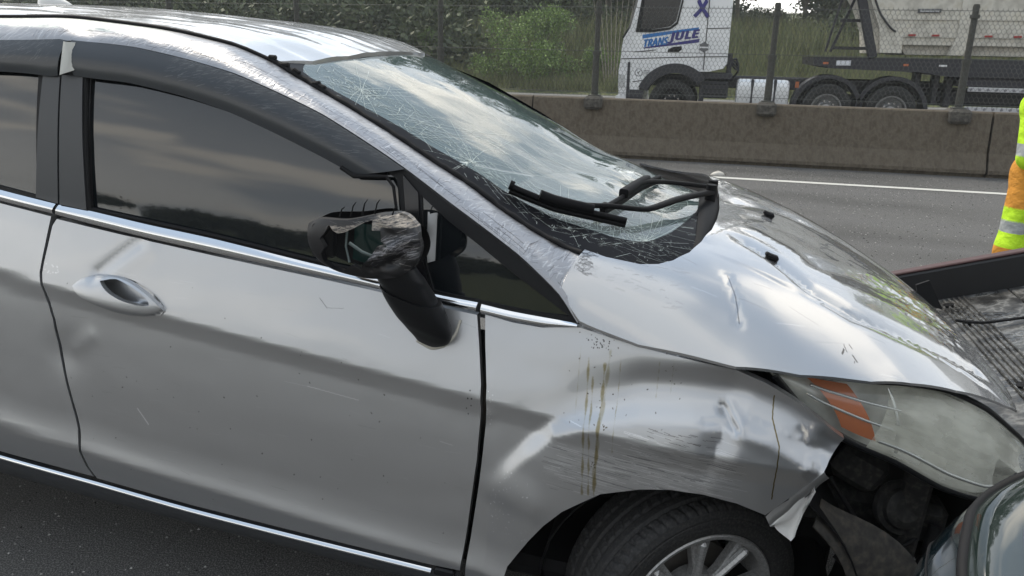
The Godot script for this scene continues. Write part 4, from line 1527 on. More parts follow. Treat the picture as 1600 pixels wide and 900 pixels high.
func car_glass(car: Node3D):
	# side: dark frame with openings, panes set in, pillar covers and wind deflectors proud
	var st := begin()
	var front_hole := v2([[-1.572, 1.362], [-1.464, 1.360], [-1.321, 1.345], [-1.19, 1.322], [-1.068, 1.288], [-0.957, 1.250], [-0.837, 1.198], [-0.768, 1.165], [-0.705, 0.937], [-0.804, 0.946], [-0.974, 0.960], [-1.207, 0.982], [-1.38, 0.993], [-1.545, 1.005]])
	var quarter := v2([[-0.706, 1.135], [-0.637, 1.088], [-0.56, 1.044], [-0.481, 0.996], [-0.345, 0.919], [-0.40, 0.917], [-0.472, 0.919], [-0.656, 0.932], [-0.686, 1.006]])
	var rear_hole := v2([[-2.42, 1.29], [-1.72, 1.355], [-1.704, 1.02], [-2.38, 1.085]])
	panel(st, v2([[-2.5, 1.33], [-1.819, 1.381], [-1.616, 1.394], [-1.464, 1.391], [-1.321, 1.375], [-1.19, 1.353], [-1.068, 1.319], [-0.957, 1.283], [-0.837, 1.231], [-0.743, 1.186], [-0.642, 1.131], [-0.538, 1.075], [-0.46, 1.03], [-0.373, 0.965], [-0.324, 0.906], [-0.361, 0.908], [-0.471, 0.910], [-0.549, 0.919], [-0.66, 0.923], [-0.804, 0.939], [-0.974, 0.953], [-1.207, 0.975], [-1.38, 0.986], [-1.541, 0.999], [-1.634, 1.003], [-1.812, 1.019], [-2.5, 1.08]]), func(x: float, y: float) -> float: return side_z(x, y) - 0.003, 0, 0.02, 1.0, 0.012, [PackedVector2Array(front_hole), PackedVector2Array(quarter), PackedVector2Array(rear_hole)])
	var fr := put("window_frame", st.commit(), M.dark_trim, car)
	var pane := func(x: float, y: float) -> float: return side_z(x, y) - 0.010 + 0.0004 * dents.get_noise_2d(x * 3.0, y * 3.0)
	for q in [["front_door_window", front_hole], ["quarter_window", quarter], ["rear_door_window", rear_hole]]:
		st = begin()
		panel(st, q[1], pane, 0, 0.03, 1.0, 0.0)
		put(q[0], st.commit(), M.tint, fr)
	for q in [[[[-1.697, 1.312], [-1.649, 1.314], [-1.640, 1.15], [-1.635, 1.010], [-1.700, 1.018]], 0.006], [[[-1.643, 1.314], [-1.585, 1.316], [-1.568, 1.16], [-1.552, 1.005], [-1.629, 1.009], [-1.634, 1.15]], 0.007]]:
		st = begin()
		panel(st, v2(q[0]), func(x: float, y: float) -> float: return side_z(x, y) + q[1], 0, 0.02, 1.0, 0.010)
		put("pillar_cover", st.commit(), M.pillar_cover, fr)
	# black rubber beside the front pane
	st = begin()
	tube(st, [on_side(Vector2(-1.580, 1.313), -0.002), on_side(Vector2(-1.566, 1.16), -0.002), on_side(Vector2(-1.549, 1.003), -0.002)], 0.008, 0.008, 6)
	tube(st, curve([[-1.549, 1.006], [-1.38, 0.995], [-1.207, 0.984], [-0.974, 0.962], [-0.804, 0.948], [-0.66, 0.932]].map(func(p): return on_side(Vector2(p[0], p[1]), -0.003)), 30), 0.006, 0.006, 6)
	put("window_rubber", st.commit(), M.rubber, fr)
	st = begin()
	strip(st, [[-1.628, 1.396], [-1.464, 1.393], [-1.321, 1.377], [-1.19, 1.355], [-1.068, 1.321], [-0.957, 1.285], [-0.837, 1.233], [-0.746, 1.19]], [[-1.605, 1.316], [-1.56, 1.314], [-1.452, 1.312], [-1.309, 1.295], [-1.195, 1.273], [-1.083, 1.241], [-0.951, 1.198], [-0.862, 1.165]], 0.012, 0.010, 60, 8, 0.003)
	var vis := put("wind_deflector", st.commit(), M.visor, car)
	st = begin()
	# its broken tail: a bent black ribbon
	tube(st, [on_side(Vector2(-0.895, 1.178), 0.012), on_side(Vector2(-0.862, 1.163), 0.014), on_side(Vector2(-0.82, 1.168), 0.020), on_side(Vector2(-0.785, 1.170), 0.016), on_side(Vector2(-0.768, 1.150), 0.010), on_side(Vector2(-0.755, 1.09), 0.004), on_side(Vector2(-0.742, 1.04), 0.0)], 0.006, 0.003, 6)
	put("torn_edge", st.commit(), M.rubber, vis)
	st = begin()
	strip(st, [[-2.45, 1.338], [-1.819, 1.382], [-1.66, 1.396], [-1.640, 1.394]], [[-2.40, 1.270], [-1.811, 1.308], [-1.67, 1.309], [-1.650, 1.312]], 0.012, 0.010, 40, 8, 0.003)
	put("wind_deflector", st.commit(), M.visor, car)
	st = begin()
	var gg := []
	for i in 7:
		var t := i / 6.0
		gg.append([on_side(Vector2(-1.642 + 0.004 * t, 1.392 - 0.077 * t), 0.020), on_side(Vector2(-1.630 + 0.018 * sin(t * 2.6), 1.392 - 0.072 * t), 0.028), on_side(Vector2(-1.612 + 0.012 * t * t, 1.392 - 0.062 * t), 0.016)])
	shell(st, gg, Vector3(0, 0, 1), 0.002)
	put("curled_film", st.commit(), mat(lin(0.45, 0.45, 0.42), 0.5), vis)
	# dividing bar and the broken trim on it
	st = begin()
	panel(st, v2([[-0.752, 1.176], [-0.712, 1.142], [-0.690, 1.01], [-0.658, 0.926], [-0.697, 0.930], [-0.722, 1.03]]), func(x: float, y: float) -> float: return side_z(x, y) + 0.004, 0, 0.015, 1.0, 0.008)
	put("dividing_bar", st.commit(), M.black_gloss, fr)
	st = begin()
	gg = []
	for i in 9:
		var t := i / 8.0
		var y: float = lerpf(1.106, 1.002, t)
		gg.append([on_side(Vector2(-0.682 + 0.010 * t, y), 0.012), on_side(Vector2(-0.672 + 0.008 * t, y), 0.030 + 0.006 * sin(t * 9.0)), on_side(Vector2(-0.660 + 0.006 * t, y), 0.010)])
	shell(st, gg, Vector3(0, 0, 1), 0.004)
	var bt := put("broken_trim", st.commit(), mat(lin(0.30, 0.30, 0.30), 0.6), car)
	bt.set_meta("label", "pale split trim piece")
	# windscreen: outline, glass, black print round the edge, the crack net
	var rim := []
	for i in range(8, 17):
		rim.append(Vector2(UPPER[i][0] + 0.006, UPPER[i][2] - 0.012))
	rim.append_array(v2([[-0.285, 0.650], [-0.215, 0.638], [-0.155, 0.602], [-0.118, 0.545], [-0.096, 0.47], [-0.074, 0.36], [-0.062, 0.24], [-0.056, 0.1], [-0.055, 0.0]]))
	for i in range(rim.size() - 2, -1, -1):
		rim.append(Vector2(rim[i].x, -rim[i].y))
	rim.append_array(v2([[-1.118, -0.42], [-1.100, -0.25], [-1.094, 0.0], [-1.100, 0.25], [-1.118, 0.42]]))
	st = begin()
	panel(st, rim, glass_y, 1, 0.018, 1.0, 0.0)
	var gm := mat(Color(0.50, 0.62, 0.62, 0.24), 0.03)
	gm.transparency = BaseMaterial3D.TRANSPARENCY_ALPHA
	gm.metallic_specular = 1.0
	gm.cull_mode = BaseMaterial3D.CULL_DISABLED
	var ws := put("windscreen", st.commit(), gm, car)
	ws.set_meta("label", "shattered teal windscreen")
	var inner := smooth2(v2([[-1.145, 0.40], [-1.10, 0.515], [-0.95, 0.526], [-0.75, 0.534], [-0.56, 0.540], [-0.42, 0.538], [-0.31, 0.515], [-0.225, 0.455], [-0.165, 0.34], [-0.128, 0.21], [-0.108, 0.10], [-0.103, 0.0], [-0.108, -0.10], [-0.128, -0.21], [-0.165, -0.35], [-0.225, -0.465], [-0.31, -0.53], [-0.42, -0.56], [-0.56, -0.565], [-0.75, -0.56], [-0.95, -0.545], [-1.10, -0.525], [-1.145, -0.40], [-1.128, -0.2], [-1.120, 0.0], [-1.128, 0.2], [-1.145, 0.40]]), 100)
	inner.pop_back()
	st = begin()
	panel(st, rim, func(x: float, z: float) -> float: return glass_y(x, z) + 0.0012, 1, 0.02, 1.0, 0.0, [PackedVector2Array(inner)])
	put("black_border", st.commit(), M.frit, ws)
	cracks(ws, rim)
	# cowl: black plastic that frames the foot of the glass under the hood edge
	st = begin()
	var outer := smooth2(v2([[-0.335, 0.672], [-0.215, 0.656], [-0.175, 0.638], [-0.145, 0.612], [-0.112, 0.56], [-0.088, 0.48], [-0.066, 0.37], [-0.054, 0.248], [-0.047, 0.1], [-0.046, 0.0]]), 40)
	var g := []
	for s in 79:
		var q: Vector2 = outer[39 - absi(39 - s)]
		var zs2: float = 1.0 if s < 39 else -1.0
		var wide: float = lerpf(0.012, 0.075, smoothstep(0.0, 0.75, (39 - absi(39 - s)) / 39.0) * 0.75)
		var inw := (Vector2(-0.42, 0.0) - q).normalized()
		var row := []
		for j in 7:
			var u := j / 6.0
			var e: Vector2 = q + inw * wide * u
			row.append(Vector3(e.x, glass_plain(e.x, e.y) + 0.004 + 0.008 * sin(PI * u), e.y * zs2))
		g.append(row)
	shell(st, g, Vector3.UP, 0.004)
	put("cowl", st.commit(), M.black, car)
	# wipers
	wiper(car, [[-0.549, 0.546], [-0.446, 0.519], [-0.347, 0.485], [-0.275, 0.438]], [[-0.39, 0.502], [-0.355, 0.475], [-0.315, 0.43], [-0.232, 0.340], [-0.159, 0.165], [-0.075, -0.02]], 0.022)
	wiper(car, [[-0.335, 0.44], [-0.300, 0.30], [-0.268, 0.12], [-0.232, -0.10]], [[-0.30, 0.30], [-0.265, 0.14], [-0.215, 0.03], [-0.15, -0.06], [-0.070, -0.16]], 0.020)

func wiper(car: Node3D, blade: Array, arm: Array, lift: float):
	var st := begin()
	var b := curve(blade.map(func(p): return Vector3(p[0], glass_plain(p[0], p[1]) + lift, p[1])), 24)
	ribbon_bar(st, b, 0.010, 0.010, 0.016)
	ribbon_bar(st, b.slice(6, 17).map(func(p): return p + Vector3(0, 0.010, 0)), 0.026, 0.018, 0.024)
	ribbon_bar(st, b.slice(0, 2).map(func(p): return p + Vector3(0, 0.004, 0)), 0.016, 0.016, 0.022)
	var bl := begin()
	ribbon_bar(bl, b.map(func(p): return p + Vector3(0, -0.011, 0)), 0.005, 0.005, 0.014)
	var w := Node3D.new()
	w.name = "wiper"
	car.add_child(w, true)
	put("blade", st.commit(), M.black, w)
	put("rubber_lip", bl.commit(), M.rubber, w)
	st = begin()
	var a := curve(arm.map(func(p): return Vector3(p[0], glass_plain(p[0], p[1]) + lift + 0.013, p[1])), 26)
	ribbon_bar(st, a, 0.011, 0.030, 0.012)
	tube(st, [a[-1] + Vector3(0, -0.05, 0), a[-1] + Vector3(0, 0.022, 0)], 0.017, 0.015, 12)
	put("arm", st.commit(), M.black, w)

# one continuous bar of rectangular, softened section along points
func ribbon_bar(st: SurfaceTool, pts: Array, w0: float, w1: float, h: float):
	var g := []
	var n := pts.size()
	for i in n:
		var d: Vector3 = (pts[mini(i + 1, n - 1)] - pts[maxi(i - 1, 0)]).normalized()
		var s := d.cross(Vector3.UP).normalized()
		var up := s.cross(d)
		var w: float = lerpf(w0, w1, float(i) / (n - 1)) * 0.5
		var row := []
		for k in 17:
			var a: float = TAU * k / 16.0
			var e := Vector2(signf(cos(a)) * pow(absf(cos(a)), 0.45), signf(sin(a)) * pow(absf(sin(a)), 0.45))
			row.append(pts[i] + s * e.x * w + up * e.y * h * 0.5)
		g.append(row)
	for r in [0, n - 1]:
		for k in range(1, 15):
			quad(st, g[r][0], g[r][k], g[r][k + 1], g[r][0], (pts[r] - pts[1 if r == 0 else n - 2]).normalized())
	var c: Vector3 = (pts[0] + pts[n - 1]) * 0.5
	for i in n - 1:
		for k in 16:
			var q := [g[i][k], g[i + 1][k], g[i + 1][k + 1], g[i][k + 1]]
			var n0: Vector3 = (g[i][k] - pts[i]).normalized()
			var n1: Vector3 = (g[i][k + 1] - pts[i]).normalized()
			tri(st, q[0], q[1], q[2], n0, n0, n1)
			tri(st, q[0], q[2], q[3], n0, n1, n1)

func cracks(ws: Node3D, rim: Array):
	var poly := PackedVector2Array(rim)
	var st := begin()
	var r2 := RandomNumberGenerator.new()
	r2.seed = 77
	var seg := func(a: Vector2, b: Vector2, w: float):
		if not Geometry2D.is_point_in_polygon(b, poly):
			return
		var A := glass_at(a.x, a.y, 0.0012)
		var B := glass_at(b.x, b.y, 0.0012)
		var d := (B - A).normalized()
		var s := d.cross(Vector3(0.35, 0.93, 0)).normalized() * w * 0.42
		quad(st, A - s, B - s, B + s, A + s, Vector3(0.35, 0.93, 0).normalized())
	var run := func(p: Vector2, ang: float, n: int, step: float, w: float, bend: float):
		var a := ang
		for i in n:
			a += r2.randfn() * bend * 0.35
			var q: Vector2 = p + Vector2(cos(a), sin(a)) * step * r2.randf_range(0.6, 1.4)
			seg.call(p, q, w * (1.0 - 0.6 * i / n))
			if r2.randf() < 0.10:
				var c: float = a + (0.7 if r2.randf() < 0.5 else -0.7)
				var pp := q
				for k in 3:
					var qq: Vector2 = pp + Vector2(cos(c), sin(c)) * step
					seg.call(pp, qq, w * 0.6)
					pp = qq
			p = q
	# webs: rays from each blow, tied together by broken rings; crushed small stuff at the heart
	var web := func(c: Vector2, rays: int, reach: float, squash: float, turn: float):
		var nodes := []
		for i in rays:
			var ang: float = TAU * (i + r2.randf_range(-0.35, 0.35)) / rays
			var ln := [c]
			var p := c
			var stepr := 0.008
			var far: float = reach * r2.randf_range(0.45, 1.0)
			while p.distance_to(c) < far and ln.size() < 16:
				ang += r2.randfn() * 0.05
				var dv := Vector2(cos(ang), sin(ang) * squash).rotated(turn) * stepr
				p = p + dv
				ln.append(p)
				stepr *= 1.28
			nodes.append(ln)
			for k in ln.size() - 1:
				seg.call(ln[k], ln[k + 1], 0.0011 * (1.0 - 0.5 * k / ln.size()))
		for i in rays:
			var A: Array = nodes[i]
			var B: Array = nodes[(i + 1) % rays]
			for k in range(1, mini(A.size(), B.size())):
				if r2.randf() < 0.62 - 0.03 * k:
					seg.call(A[k], B[k], 0.0008)
	web.call(Vector2(-0.20, 0.18), 22, 0.30, 0.8, 0.3)
	web.call(Vector2(-0.22, 0.44), 20, 0.26, 0.8, -0.5)
	web.call(Vector2(-0.42, 0.50), 16, 0.24, 0.7, 0.2)
	web.call(Vector2(-0.66, 0.50), 16, 0.26, 0.6, 0.1)
	web.call(Vector2(-0.98, 0.44), 18, 0.22, 0.7, 0.4)
	web.call(Vector2(-0.15, -0.12), 16, 0.22, 0.8, 0.0)
	web.call(Vector2(-0.55, -0.52), 16, 0.26, 0.7, 0.0)
	# long cracks that run off down the pane, fans from the near edge
	for i in 34:
		var x := r2.randf_range(-1.10, -0.35)
		run.call(Vector2(x, tab(GLASS_W, x) - r2.randf_range(0.04, 0.10)), r2.randf_range(-1.1, -0.1), r2.randi_range(6, 16), 0.026, 0.0010, 0.14)
	for i in 14:
		run.call(Vector2(r2.randf_range(-1.05, -0.5), r2.randf_range(-0.4, 0.5)), r2.randf_range(-0.4, 0.4), r2.randi_range(8, 22), 0.035, 0.0009, 0.10)
	# crushed glass
	for q in [[-0.20, 0.18, 0.05, 160], [-0.22, 0.44, 0.05, 130], [-0.98, 0.44, 0.06, 150], [-0.66, 0.50, 0.06, 110], [-0.42, 0.52, 0.05, 110], [-1.08, 0.2, 0.08, 90]]:
		for i in q[3]:
			var p := Vector2(q[0] + r2.randfn() * q[2], q[1] + r2.randfn() * q[2] * 0.7)
			seg.call(p, p + Vector2(r2.randfn(), r2.randfn()) * 0.007, 0.0011)
	var m := mat(lin(0.50, 0.57, 0.55), 0.4)
	var o := put("crack_net", st.commit(), m, ws)
	o.set_meta("kind", "stuff")

func car_mirror(car: Node3D):
	var mir := Node3D.new()
	mir.name = "wing_mirror"
	car.add_child(mir, true)
	mir.set_meta("label", "smashed black wing mirror hanging open")
	# foot and neck
	var rings := [[-0.648, 0.826, 0.812, 0.024, 0.012], [-0.642, 0.840, 0.820, 0.049, 0.022], [-0.645, 0.862, 0.826, 0.063, 0.034], [-0.657, 0.895, 0.834, 0.068, 0.042], [-0.669, 0.925, 0.842, 0.068, 0.046], [-0.677, 0.948, 0.848, 0.067, 0.047]]
	var neck := [[-0.676, 0.943, 0.846, 0.060, 0.042], [-0.684, 0.965, 0.856, 0.061, 0.043], [-0.694, 0.99, 0.868, 0.060, 0.041], [-0.700, 1.012, 0.880, 0.060, 0.036], [-0.700, 1.03, 0.888, 0.045, 0.030]]
	for q in [["mirror_foot", rings], ["mirror_neck", neck]]:
		var pts: Array = q[1]
		var g := []
		var cs := curve(pts.map(func(p): return Vector3(p[0], p[1], p[2])), 22)
		var rs := curve(pts.map(func(p): return Vector3(p[3], p[4], p[1])), 22)
		for i in 22:
			var row := []
			for k in 25:
				var a: float = TAU * k / 24.0
				var sx: float = signf(cos(a)) * pow(absf(cos(a)), 0.8)
				var sz: float = signf(sin(a)) * pow(absf(sin(a)), 0.8)
				row.append(cs[i] + Vector3(sx * rs[i].x, -sx * 0.25 * rs[i].x, sz * rs[i].y))
			g.append(row)
		var st := begin()
		sheet(st, g, Vector3(0, 0, 1), true, Vector3(-0.67, 0.93, 0.84))
		var top: Array = g[21]
		var c := Vector3.ZERO
		for k in 24:
			c += top[k] / 24.0
		for k in 24:
			tri(st, top[k], top[k + 1], c, Vector3.UP, Vector3.UP, Vector3.UP)
		put(q[0], st.commit(), M.dark_trim, mir)
	# torn pale gasket under the foot
	var st2 := begin()
	tube(st2, curve([[-0.675, 0.824], [-0.640, 0.812], [-0.610, 0.822], [-0.590, 0.848], [-0.583, 0.880]].map(func(p): return on_side(Vector2(p[0], p[1]), 0.003)), 20), 0.005, 0.003, 6)
	put("gasket", st2.commit(), mat(lin(0.5, 0.48, 0.42), 0.6), mir)
	# housing: a broken shell with a jagged hole
	var outline := smooth2(v2([[-0.886, 1.088], [-0.872, 1.098], [-0.853, 1.106], [-0.79, 1.113], [-0.721, 1.132], [-0.678, 1.130], [-0.646, 1.105], [-0.635, 1.067], [-0.645, 1.034], [-0.68, 1.006], [-0.72, 0.994], [-0.761, 0.994], [-0.818, 0.998], [-0.858, 1.013], [-0.880, 1.047], [-0.886, 1.088]]), 60)
	outline.pop_back()
	var hole := v2([[-0.829, 1.098], [-0.818, 1.088], [-0.806, 1.084], [-0.789, 1.090], [-0.773, 1.099], [-0.752, 1.113], [-0.736, 1.119], [-0.733, 1.100], [-0.715, 1.101], [-0.712, 1.081], [-0.700, 1.075], [-0.722, 1.067], [-0.729, 1.053], [-0.737, 1.040], [-0.750, 1.028], [-0.757, 1.014], [-0.775, 1.022], [-0.788, 1.012], [-0.800, 1.002], [-0.826, 1.004], [-0.842, 1.016], [-0.848, 1.034], [-0.838, 1.05], [-0.850, 1.066], [-0.838, 1.080]])
	var house := func(x: float, y: float) -> float:
		var d := Vector2((x + 0.760) / 0.138, (y - 1.060) / 0.080).length()
		var z: float = 0.885 + 0.050 * pow(maxf(0.0, 1.0 - minf(d * d, 1.0)), 0.36)
		var hp := Vector2(x, y)
		z += 0.010 * crease(dist_line(hp, [Vector2(-0.742, 1.036), Vector2(-0.705, 1.052), Vector2(-0.675, 1.082), Vector2(-0.650, 1.085)]), 0.016)
		z -= 0.009 * crease(dist_line(hp, [Vector2(-0.735, 1.018), Vector2(-0.69, 1.035), Vector2(-0.655, 1.066)]), 0.015)
		z += 0.006 * crease(dist_line(hp, [Vector2(-0.72, 1.122), Vector2(-0.69, 1.108), Vector2(-0.655, 1.112)]), 0.014)
		var c: float = smoothstep(-0.80, -0.68, x)
		z += 0.004 * c * dents.get_noise_2d(x * 16.0, y * 22.0) + 0.003 * c * sin(y * 110.0 + x * 50.0) * smoothstep(1.12, 1.06, y)
		return z
	var im := new_image(512, 320, Color(0.10, 0.10, 0.11))
	# bare pale plastic where the skin is scraped off: along the top edge and round the outer end
	for i in 900:
		var t := rng.randf()
		var x: float = lerpf(-0.835, -0.65, t)
		var y: float = 1.098 + 0.034 * smoothstep(0.1, 0.8, t) - rng.randf() * 0.022
		var p := in_rect(Rect2(-0.90, 0.98, 0.28, 0.17), im, x, y)
		stroke(im, p, p + Vector2(rng.randf_range(6, 26), rng.randf_range(-6, 2)), rng.randf_range(1.0, 3.0), Color(0.66, 0.62, 0.57), 0.24)
	for i in 160:
		var t := rng.randf()
		var x: float = lerpf(-0.735, -0.65, t)
		var y: float = 1.05 + 0.025 * sin(t * 3.0) + rng.randfn() * 0.014
		var p := in_rect(Rect2(-0.90, 0.98, 0.28, 0.17), im, x, y)
		stroke(im, p, p + Vector2(rng.randf_range(10, 50), rng.randf_range(-20, -4)), rng.randf_range(1.0, 2.6), Color(0.62, 0.61, 0.62), 0.38)
	for i in 120:
		var t := rng.randf()
		var x: float = lerpf(-0.83, -0.64, t)
		var y: float = 1.125 - 0.10 * pow(rng.randf(), 1.6) - (0.02 if x > -0.70 else 0.0)
		if x < -0.70 and y < 1.10 and rng.randf() < 0.8:
			continue
		var p := in_rect(Rect2(-0.90, 0.98, 0.28, 0.17), im, x, y)
		stroke(im, p, p + Vector2(rng.randf_range(8, 46), rng.randf_range(-6, 10)), rng.randf_range(0.8, 2.6), Color(0.62, 0.61, 0.58) if rng.randf() < 0.7 else Color(0.4, 0.39, 0.38), rng.randf_range(0.15, 0.5))
	var hm := mat(Color.WHITE, 0.42)
	hm.albedo_texture = tex_of(im)
	var st := begin()
	panel(st, outline, house, 0, 0.006, 1.0, 0.016, [PackedVector2Array(hole)], Rect2(-0.90, 0.98, 0.28, 0.17))
	var hs := put("housing", st.commit(), hm, mir)
	hs.set_meta("label", "broken housing scraped pale")
	# what shows inside: back frame, motor, the cracked mirror and a hanging rod
	st = begin()
	panel(st, outline, func(x: float, y: float) -> float:
		var d := Vector2((x + 0.760) / 0.138, (y - 1.060) / 0.080).length()
		return 0.870 - 0.045 * sqrt(maxf(0.0, 1.0 - minf(d * d, 1.0))), 0, 0.012, -1.0, 0.0)
	put("back_frame", st.commit(), M.black, mir)
	st = begin()
	panel(st, v2([[-0.805, 1.012], [-0.72, 1.002], [-0.705, 1.05], [-0.715, 1.098], [-0.800, 1.090]]), func(x: float, y: float) -> float: return 0.868 + 0.12 * (x + 0.76), 0, 0.02, 1.0, 0.003)
	put("mirror_glass", st.commit(), mat(lin(0.012, 0.03, 0.028), 0.06), mir)
	st = begin()
	tube(st, [Vector3(-0.795, 1.058, 0.90), Vector3(-0.765, 1.045, 0.905), Vector3(-0.735, 1.035, 0.90)], 0.004, 0.003, 6)
	tube(st, [Vector3(-0.800, 1.088, 0.90), Vector3(-0.803, 1.05, 0.90), Vector3(-0.79, 1.02, 0.91)], 0.0025, 0.0025, 6)
	put("hanging_rod", st.commit(), mat(lin(0.10, 0.13, 0.13), 0.4), mir)
	st = begin()
	box(st, Vector3(-0.855, 1.055, 0.895), Vector3(0.05, 0.075, 0.015), 0.006, Basis(Vector3(0, 1, 0), 0.3))
	tube(st, [Vector3(-0.862, 1.085, 0.90), Vector3(-0.862, 1.085, 0.915)], 0.012, 0.010, 12)
	put("bracket", st.commit(), M.dark_trim, mir)
	# plastic splinters along the top edge
	for q in [[-0.815, 1.118, 0.010], [-0.79, 1.122, 0.016], [-0.765, 1.128, 0.018], [-0.738, 1.134, 0.016], [-0.70, 1.137, 0.008]]:
		st = begin()
		tube(st, [Vector3(q[0], q[1] - 0.006, 0.905), Vector3(q[0] + 0.004, q[1] + q[2], 0.903), Vector3(q[0] + 0.009, q[1] + q[2] * 1.5, 0.900)], 0.0022, 0.0008, 5)
		put("splinter", st.commit(), M.black, hs)

func wheel_meshes() -> Dictionary:
	var R := 0.292
	var d := {}
	# tread: grooves run round, sipes run across; axle along +z, outer face at z = 0.1
	var st := begin()
	var rows := 420
	var ws := []
	for k in 57:
		ws.append(lerpf(-0.098, 0.098, k / 56.0))
	var g := []
	for i in rows + 1:
		var a: float = TAU * i / rows
		var row := []
		for w in ws:
			var aw := absf(w)
			var r: float = R - 0.004 * pow(aw / 0.098, 2) - 0.010 * pow(smoothstep(0.078, 0.099, aw), 2)
			var groove := 0.0
			for c in [-0.045, -0.012, 0.022, 0.054]:
				groove = maxf(groove, 1.0 - smoothstep(0.0022, 0.0042, absf(w - c)))
			var ph: float = fposmod(a * 64.0 / TAU + (w * 9.0 if w > 0.054 else -w * 14.0), 1.0)
			var sipe: float = (1.0 - smoothstep(0.07, 0.15, absf(ph - 0.5))) if (w > 0.056 or w < -0.047 or (w > -0.010 and w < 0.020)) else 0.0
			r -= 0.0065 * maxf(groove, sipe * 0.8)
			row.append(Vector3(cos(a) * r, sin(a) * r, w))
		g.append(row)
	sheet(st, g, Vector3.UP, false, Vector3.ZERO)
	d.tread = st.commit()
	st = begin()
	lathe(st, [Vector2(R - 0.0135, 0.098), Vector2(R - 0.028, 0.104), Vector2(R - 0.034, 0.1035), Vector2(R - 0.036, 0.105), Vector2(R - 0.055, 0.106), Vector2(R - 0.075, 0.103), Vector2(0.212, 0.096), Vector2(0.206, 0.088)], Vector3.ZERO, Vector3(0, 0, 1), 96)
	lathe(st, [Vector2(0.206, -0.088), Vector2(R - 0.06, -0.106), Vector2(R - 0.0135, -0.098)], Vector3.ZERO, Vector3(0, 0, 1), 64)
	for k in 8:
		lathe(st, [Vector2(R - 0.045 - k * 0.0009, 0.1062), Vector2(R - 0.0453 - k * 0.0009, 0.1070), Vector2(R - 0.0457 - k * 0.0009, 0.1062)], Vector3.ZERO, Vector3(0, 0, 1), 96) if k % 4 == 0 else null
	d.sidewall = st.commit()
	st = begin()
	lathe(st, [Vector2(0.207, 0.086), Vector2(0.209, 0.094), Vector2(0.205, 0.0985), Vector2(0.196, 0.096), Vector2(0.188, 0.086), Vector2(0.186, 0.06), Vector2(0.178, -0.06), Vector2(0.200, -0.09)], Vector3.ZERO, Vector3(0, 0, 1), 96)
	d.rim = st.commit()
	st = begin()
	# one spoke: widens and divides towards the lip
	prism(st, v2([[0.03, -0.016], [0.10, -0.014], [0.188, -0.030], [0.188, 0.030], [0.10, 0.014], [0.03, 0.016]]), Vector3(0, 0, 0.050), Vector3(0, 1, 0), Vector3(1, 0, 0), Vector3(0, 0, 1), 0.022)
	bar(st, Vector3(0, 0.05, 0.068), Vector3(0, 0.186, 0.083), 0.024, 0.02, 0.007)
	d.spoke = st.commit()
	st = begin()
	lathe(st, [Vector2(0.0, 0.088), Vector2(0.030, 0.086), Vector2(0.038, 0.078), Vector2(0.075, 0.070), Vector2(0.08, 0.03)], Vector3.ZERO, Vector3(0, 0, 1), 32)
	d.hub = st.commit()
	st = begin()
	lathe(st, [Vector2(0.0, 0.02), Vector2(0.14, 0.02), Vector2(0.145, -0.01), Vector2(0.0, -0.012)], Vector3.ZERO, Vector3(0, 0, 1), 48)
	d.disc = st.commit()
	return d

func car_wheel(car: Node3D, d: Dictionary, at: Vector3, turn: float):
	var w := Node3D.new()
	w.name = "wheel"
	car.add_child(w, true)
	w.position = at
	w.rotation = Vector3(0, turn, 0)
	w.scale = Vector3.ONE * 0.96
	var tyre_m: StandardMaterial3D = M.tyre
	put("tread", d.tread, tyre_m, w)
	put("sidewall", d.sidewall, tyre_m, w)
	var rm: StandardMaterial3D = M.alloy.duplicate()
	rm.albedo_texture = noise_tex(61, 0.05, [[0.3, Color(0.85, 0.85, 0.85)], [0.7, Color(1, 1, 1)]], 256)
	rm.uv1_triplanar = true
	rm.uv1_scale = Vector3.ONE * 8
	put("rim", d.rim, rm, w)
	for k in 8:
		var s := put("spoke", d.spoke, rm, w)
		s.rotation.z = TAU * k / 8.0 + 0.06
	put("hub", d.hub, rm, w)
	put("brake_disc", d.disc, mat(lin(0.12, 0.11, 0.10), 0.5, 0.6), w)

